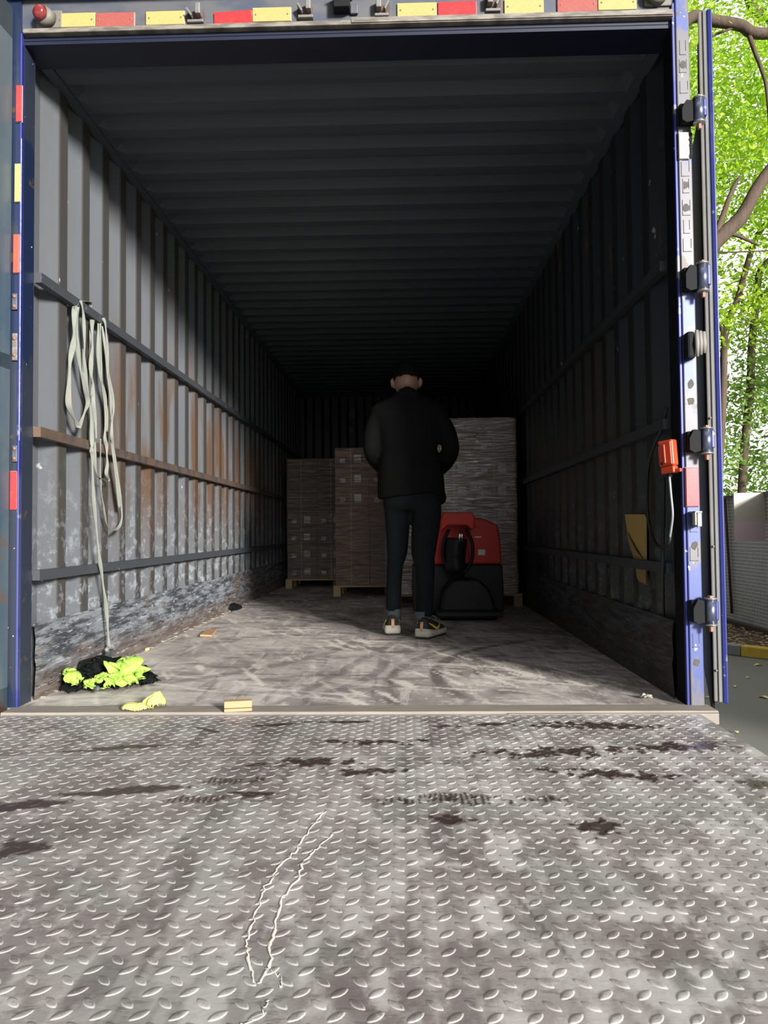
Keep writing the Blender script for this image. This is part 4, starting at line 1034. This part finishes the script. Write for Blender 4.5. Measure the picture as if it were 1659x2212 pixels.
# jacket
j = MB()
j.loft([(.243, 1.86, .822, .200, .140), (.243, 1.86, .86, .202, .142), (.240, 1.865, .95, .198, .138), (.236, 1.87, 1.02, .185, .130), (.230, 1.88, 1.10, .170, .122), (.230, 1.89, 1.20, .182, .122),
        (.230, 1.90, 1.29, .212, .118), (.231, 1.905, 1.335, .232, .105), (.231, 1.908, 1.365, .225, .095), (.230, 1.91, 1.392, .175, .086), (.227, 1.915, 1.417, .115, .078), (.225, 1.92, 1.438, .080, .074), (.225, 1.925, 1.455, .074, .072)], 36)
for s, a in ARM.items():
    aa = [Vector(p) for p in a[:-1]]; aa[0] = aa[0] + Vector((-s * .005, 0, -.010)); aa[1] = aa[1] + Vector((-s * .006, 0, 0))
    j.tube(spline(aa, 4), [.052, .055, .057, .058, .058, .057, .055, .054, .054, .054, .053, .053, .050, .048, .046, .044, .041], 18)
j.ell((.415, 1.875, .81), (.040, .075, .045), 14)
j.tube([(.17, 1.855, 1.43), (.19, 1.84, 1.455), (.225, 1.835, 1.465), (.262, 1.84, 1.455), (.285, 1.855, 1.43)], .014, 10)
jk = addm('jacket', j, M['suit'], .011, 6)
mdj = np.zeros(len(jk.data.vertices) * 3); jk.data.vertices.foreach_get('co', mdj); mdj = mdj.reshape(-1, 3)
nn = (fbm(mdj[:, 0] * 9 + mdj[:, 1] * 4, mdj[:, 2] * 5, 611, 3) - .5) * .012
mdj[:, 1] -= nn; low = mdj[:, 2] < .86; mdj[low, 2] += (mdj[low, 0] - .24) * .10 * (mdj[low, 0] < .38)
jk.data.vertices.foreach_set('co', mdj.ravel()); jk.data.update()
# trousers
t_ = MB()
t_.loft([(.243, 1.865, .735, .155, .100), (.245, 1.865, .77, .172, .122), (.245, 1.865, .83, .170, .125), (.243, 1.868, .90, .160, .115)], 30)
t_.tube(spline(LEG[-1][:5] + [(.135, 1.885, .115)], 4), [.088, .086, .084, .082, .078, .074, .070, .066, .062, .058, .054, .051, .049, .048, .047, .047, .047, .046, .045, .044, .044], 20)
t_.tube(spline(LEG[1][:5] + [(.304, 1.735, .115)], 4), [.090, .090, .089, .088, .086, .084, .081, .077, .073, .069, .064, .060, .057, .055, .053, .052, .051, .050, .049, .048, .047], 20)
tr = addm('trousers', t_, M['denim'], .011, 5)
v = np.zeros(len(tr.data.vertices) * 3); tr.data.vertices.foreach_get('co', v); v = v.reshape(-1, 3)
v[:, 1] -= (fbm(v[:, 0] * 12, v[:, 2] * 16, 621, 3) - .5) * .014 * (v[:, 2] < .74); tr.data.vertices.foreach_set('co', v.ravel()); tr.data.update()
for x, y, r in ((.134, 1.885, .045), (.303, 1.735, .048)):
    hm = MB(); hm.tube([(x, y, .085), (x, y, .118), (x, y, .150)], [r * .92, r, r * 1.03], 20, caps=False); o = addm('trouser_hem', hm, M['denim_hem']); sd = o.modifiers.new('t', 'SOLIDIFY'); sd.thickness = .003
# shoes
def shoe(hxp, hyp, rot, sgn):
    R = Matrix.Translation((hxp, hyp, 0)) @ Matrix.Rotation(rot, 4, 'Z')
    def T(p): return R @ Vector(p)
    sh = MB()
    st = [(-.000, .030, .055, .085), (.03, .037, .055, .092), (.08, .038, .055, .085), (.13, .041, .050, .065), (.19, .046, .042, .045), (.24, .040, .035, .032), (.268, .022, .028, .018)]
    n = 16; vs = []
    for y, w, zc, hgt in st:
        for k in range(n):
            th = 2 * PI * k / n; vs.append(T((w * math.cos(th) * (1.0 if math.sin(th) < 0 else .85), y, .03 + max(0, hgt * (.5 + .5 * math.sin(th))))))
    sh.add(vs, [(i * n + k, i * n + (k + 1) % n, (i + 1) * n + (k + 1) % n, (i + 1) * n + k) for i in range(len(st) - 1) for k in range(n)] + [tuple(range(n)), tuple((len(st) - 1) * n + k for k in range(n))], True)
    up = addm('shoe', sh, M['shoe_black'])
    def sub(name, mb, mat): 
        o = mb.build(name, mat); o.parent = up; o.matrix_parent_inverse = (Matrix.Translation(-Vector(man.location))).inverted() @ Matrix.Translation(-Vector(man.location)); return o
    ms = MB(); out = [(-.012, .030), (-.004, .043), (.04, .047), (.10, .044), (.16, .049), (.21, .052), (.255, .042), (.282, .018)]
    def slab(z0, z1, grow, heel=0):
        vs = []; L_ = [(y, w + grow) for y, w in out]; ring = [(w, y) for y, w in L_] + [(-w, y) for y, w in reversed(L_)]; m_ = len(ring)
        for z in (z0, (z0 + z1) / 2, z1):
            g = 1.0 if z != (z0 + z1) / 2 else 1.06
            for x, y in ring: vs.append(T((x * g, y, z + (heel * max(0, 1 - y / .06) if z == z1 else 0))))
        fs = [(k * m_ + i, k * m_ + (i + 1) % m_, (k + 1) * m_ + (i + 1) % m_, (k + 1) * m_ + i) for k in range(2) for i in range(m_)] + [tuple(range(m_)), tuple(2 * m_ + i for i in range(m_))]
        return vs, fs
    a, f_ = slab(.012, .040, 0, .016); ms.add(a, f_, True); o1 = sub('midsole', ms, M['shoe_white'])
    ms = MB(); a, f_ = slab(.001, .013, -.004); ms.add(a, f_); sub('outsole', ms, M['shoe_sole'])
    ms = MB(); ms.tube([T((0, -.010, .045)), T((0, -.010, .070)), T((0, -.004, .096))], [(.010, .004)] * 3, 8, up=tuple((R.to_3x3() @ Vector((1, 0, 0))))); sub('heel_tab', ms, M['shoe_orange'])
    for s in (-1, 1):
        ms = MB(); pts = [(s * .038, .015, .088), (s * .043, .06, .070), (s * .047, .10, .052), (s * .046, .135, .060), (s * .040, .15, .075)]
        ms.tube([T(p) for p in spline(pts, 5)], [(.002, .003 + .006 * math.sin(PI * i / 20)) for i in range(21)], 8, up=(1, 0, 0)); sub('side_mark', ms, M['shoe_yellow'])
    ms = MB(); 
    for k in range(4): ms.tube([T((-.022, .10 + k * .02, .098 - k * .008)), T((0, .10 + k * .02, .108 - k * .009)), T((.022, .105 + k * .02, .098 - k * .008))], .003, 6)
    ms.tube(spline([T((.0, .09, .11)), T((.035, .08, .125)), T((.05, .09, .105)), T((.03, .095, .10))], 5), .0028, 6); sub('laces', ms, M['bracket_grey'])
shoe(.126, 1.825, .06, -1); shoe(.296, 1.665, -.45, 1)

# ================================================================== OUTSIDE
GZ = -1.1
gnd = MB().add([(-30, -25, GZ), (30, -25, GZ), (30, 40, GZ), (-30, 40, GZ)], [(0, 1, 2, 3)])
g = MB(); g.box(-30, 30, -25, 40, GZ - .1, GZ); g = g.build('ground', M['asphalt']); tag(g, kind='structure')
# kerb runs obliquely; direction from picture
ka, kb = Vector((4.508, 7.865, 0)), Vector((4.883, 7.423, 0)); kd = (kb - ka).normalized(); kn_ = Vector((-kd.y, kd.x, 0))
if kn_.x < 0: kn_ = -kn_
kerb = empty('kerb', (ka.x, ka.y, GZ), 0, 'grey and yellow painted kerb along the planted strip', 'kerb')
def seg(i, a0, a1, mat):
    p0, p1 = ka + kd * a0, ka + kd * a1; q0, q1 = p0 + kn_ * .15, p1 + kn_ * .15; vs = []
    for z in (GZ, GZ + .145):
        vs += [Vector((p.x, p.y, z)) for p in (p0, p1, q1, q0)]
    mb = MB(); mb.add(vs, [(0, 1, 2, 3), (4, 5, 6, 7), (0, 1, 5, 4), (1, 2, 6, 5), (2, 3, 7, 6), (3, 0, 4, 7)]); o = addp(kerb, 'kerb_stone', mb, mat)
    bv = o.modifiers.new('b', 'BEVEL'); bv.width = .015; bv.segments = 2
a = -2.9
while a < .9:
    k_ = int(round((a + 2.9) / .78)); x_ = ka + kd * a
    seg(k_, a, a + .77, M['kerb_yellow'] if k_ % 2 == 0 else M['kerb_grey']); a += .78
# planter bed behind the kerb
p0, p1 = ka - kd * 6 + kn_ * .15, ka + kd * 4 + kn_ * .15
mb = MB(); vs = [Vector((p.x, p.y, z)) for z in (GZ, GZ + .11) for p in (p0, p1, p1 + kn_ * 9, p0 + kn_ * 9)]
mb.add(vs, [(0, 1, 2, 3), (4, 5, 6, 7), (0, 1, 5, 4), (1, 2, 6, 5), (2, 3, 7, 6), (3, 0, 4, 7)]); bed = mb.build('planter_bed', M['soil']); tag(bed, kind='structure')
# leaf litter
WXO_ = 5.62; r_ = np.random.RandomState(5); mb = MB()
for i in range(2600):
    a_, b_ = r_.uniform(-3.0, 1.5), r_.uniform(.18, 2.4); p = ka + kd * a_ + kn_ * b_; z = GZ + .112 + r_.uniform(0, .04)
    s_ = r_.uniform(.018, .045)
    if p.x > WXO_ - .1: continue
    th = r_.uniform(0, 6.28); tl = r_.uniform(-.02, .03)
    u_ = Vector((math.cos(th), math.sin(th), tl * 8)) * s_; w_ = Vector((-math.sin(th), math.cos(th), tl * 5)) * s_ * .5
    c = Vector((p.x, p.y, z)); mb.add([c - u_, c + w_, c + u_, c - w_], [(0, 1, 2, 3)])
o = mb.build('leaf_litter', M['litter']); tag(o, 'dry brown and yellow leaf litter covering the planted strip', 'leaf litter', kind='stuff')
# tiled wall along Y on the right, running away
wy0, wy1 = 0.0, 16.0; WXO = 5.62
mb = MB(); mb.box(WXO, WXO + .2, wy0, wy1, GZ, 1.10); tw = mb.build('tiled_wall', M['tiles']); tag(tw, kind='structure')
mb = MB(); mb.box(WXO - .03, WXO + .23, wy0, wy1, 1.10, 1.15); mb.build('wall_cap', M['wall_cap'], tw)
mb = MB(); mb.box(WXO - .08, WXO, wy0, wy1, GZ + .1, GZ + .20, bev=.02); mb.build('wall_footing', M['soil'], tw)
p_a, p_b = onX(1566, 1078, WXO - .03), onX(1581, 1325, WXO - .03)
mb = MB(); mb.tube([p_a, (p_a + p_b) / 2, p_b], .022, 8); o = mb.build('drain_pipe', M['rust_bracket']); tag(o, 'thin rusty drain pipe running down the mosaic tiled wall', 'pipe')
# blank notice board
BY = 8.95
q0, q2, q3 = onY(1585, 1065, BY), onY(1585, 1127, BY), onY(1653, 1168, BY)
nb_ = empty('notice_board', (q0.x, BY, q3.z), 0, 'blank tan and pink notice board projecting from the mosaic tiled wall', 'notice board')
mb = MB(); mb.box(q0.x, WXO - .01, BY, BY + .04, q2.z, q0.z); addp(nb_, 'tan_panel', mb, M['sign_tan'])
mb = MB(); mb.box(q0.x, q3.x, BY, BY + .04, q3.z, q2.z); addp(nb_, 'pink_panel', mb, M['sign_pink'])
# fallen leaves on the asphalt
LF = [(1638, 1437, 'round yellow leaf on the asphalt just below the kerb'), (1588, 1484, 'small yellow leaf on the asphalt beside the right door'), (1650, 1507, 'long pale yellow leaf on the asphalt at the right picture edge'),
      (1617, 1465, 'tiny yellow leaf in the middle of the asphalt'), (1592, 1583, 'small pale leaf on the asphalt near the platform edge'), (1528, 1508, 'small yellow leaf seen between right post and door')]
for i, (x, y, lb) in enumerate(LF):
    p = onZ(x, y, GZ + .004); r = .05 if i in (0, 2) else .026; mb = MB(); th = i * 1.1
    ring = [(r * math.cos(t) * (1.3 if abs(math.cos(t)) > .9 else 1), r * .55 * math.sin(t)) for t in np.linspace(0, 2 * PI, 13)[:-1]]
    vs = [p + Vector((a * math.cos(th) - b_ * math.sin(th), a * math.sin(th) + b_ * math.cos(th), .008 + .010 * math.cos(a * 50))) for a, b_ in ring]
    mb.add(vs + [v_ - Vector((0, 0, .002)) for v_ in vs], [tuple(range(12)), tuple(range(23, 11, -1))] + [(k, (k + 1) % 12, 12 + (k + 1) % 12, 12 + k) for k in range(12)])
    o = mb.build('fallen_leaf', M['leaf_yellow']); tag(o, lb, 'leaf', 'fallen leaves on the asphalt')

# ---- trees
def branch(mb, px, Y, w):
    pts = [onY(x, y, Y + (d[0] if d else 0)) for x, y, *d in px]; sp = spline(pts, 5); n = len(sp)
    mb.tube(sp, [w[0] + (w[1] - w[0]) * i / (n - 1) for i in range(n)], 10)
def leaves(centers, n, size, seed, spread):
    r = np.random.RandomState(seed); C = np.array(centers); idx = r.randint(0, len(C), n)
    P_ = C[idx] + r.normal(0, 1, (n, 3)) * spread
    d1 = r.normal(0, 1, (n, 3)); d1[:, 2] *= .6; d1 /= np.linalg.norm(d1, axis=1)[:, None]
    d2 = np.cross(d1, r.normal(0, 1, (n, 3))); d2 /= np.linalg.norm(d2, axis=1)[:, None]
    s = size * r.uniform(.6, 1.3, (n, 1)); a = P_ - d1 * s; b = P_ + d2 * s * .42; c = P_ + d1 * s; d = P_ - d2 * s * .42
    V = np.stack([a, b, c, d], 1).reshape(-1, 3); return V
def leaf_obj(name, V, mat, par):
    n = len(V) // 4; me = bpy.data.meshes.new(name); me.vertices.add(len(V)); me.vertices.foreach_set('co', V.ravel())
    me.loops.add(n * 4); me.loops.foreach_set('vertex_index', np.arange(n * 4, dtype=np.int32)); me.polygons.add(n)
    me.polygons.foreach_set('loop_start', np.arange(0, n * 4, 4)); me.polygons.foreach_set('loop_total', np.full(n, 4)); me.update(); me.validate()
    me.materials.append(mat); o = bpy.data.objects.new(name, me); COL.objects.link(o); o.parent = par
    o.matrix_parent_inverse = Matrix.Translation(-Vector(par.location)); return o
def tree(Y, branches, label, cents, nl, size, seed, mat, spread):
    base = onY(branches[0][0][0][0], branches[0][0][0][1], Y)
    t = empty('tree', (base.x, Y, GZ), 0, label, 'tree', 'trees beyond the mosaic wall')
    for i, (px, w) in enumerate(branches):
        mb = MB(); branch(mb, px, Y, w); addp(t, 'trunk' if i == 0 else 'branch', mb, M['bark'])
    V = leaves([tuple(onY(x, y, Y + dy)) for x, y, dy in cents], nl, size, seed, spread)
    leaf_obj('foliage', V, mat, t); return t
r_ = np.random.RandomState(11)
def cloud(x0, x1, y0, y1, n, d=2.0, hole=None):
    out = []
    while len(out) < n:
        x, y = r_.uniform(x0, x1), r_.uniform(y0, y1)
        if hole and any(((x - a) / ra) ** 2 + ((y - b_) / rb) ** 2 < 1 for a, b_, ra, rb in hole): continue
        out.append((x, y, r_.uniform(-d, d)))
    return out
HOLES = [(1590, 790, 45, 95), (1640, 960, 18, 60)]
tree(11.5, [([(1548, 1345), (1552, 1060), (1560, 900), (1563, 830), (1567, 715), (1592, 650), (1608, 595), (1622, 545), (1642, 500), (1685, 450)], (.075, .048)),
            ([(1565, 800), (1560, 715), (1545, 700), (1500, 660)], (.045, .02))],
     'tree with a thin dark leaning trunk behind the mosaic wall', cloud(1380, 2350, 60, 720, 520, 1.8, HOLES), 33000, .062, 1, M['leaf_a'], .25)
tree(9.5, [([(1400, 1250), (1440, 900), (1490, 620), (1535, 535), (1600, 470), (1640, 400), (1700, 320)], (.16, .085)),
           ([(1535, 535), (1560, 470), (1582, 410), (1600, 380)], (.06, .02)),
           ([(1490, 620), (1450, 300), (1440, 120), (1490, 40), (1540, 45), (1600, 55), (1632, 72), (1720, 70)], (.10, .085)),
           ([(1615, 66), (1630, 110), (1645, 150), (1657, 200), (1665, 330)], (.04, .02)),
           ([(1580, 505), (1600, 512), (1640, 530)], (.035, .02)),
           ([(1525, 95), (1540, 78), (1580, 62), (1600, 58)], (.018, .02)),
           ([(1540, 545), (1600, 544), (1700, 540)], (.012, .012))],
     'tree with a thick brown limb crossing above the right door', [(x, y, abs(d) + .5) for x, y, d in cloud(1380, 2150, -150, 500, 420, 1.4)], 27000, .052, 2, M['leaf_a'], .22)
tree(15.0, [([(1590, 1300), (1606, 1000), (1620, 850), (1624, 750), (1634, 650), (1645, 580), (1700, 540)], (.10, .075)),
            ([(1632, 640), (1660, 630), (1700, 600)], (.08, .05)),
            ([(1600, -100), (1625, 10), (1640, 30), (1700, 50)], (.14, .12))],
     'pale trunked tree farther back with foliage down to the wall', cloud(1400, 2400, 700, 1110, 310, 2.0, HOLES) + cloud(1400, 2400, 0, 720, 270, 2.0, HOLES), 42000, .07, 3, M['leaf_b'], .28)
tree(18.0, [([(1690, 1300), (1700, 900), (1690, 500), (1680, 200)], (.16, .08))],
     'dense green tree at the back, lowest foliage over the wall', cloud(1400, 2500, 700, 1120, 300, 2.0), 20000, .085, 4, M['leaf_b'], .3)
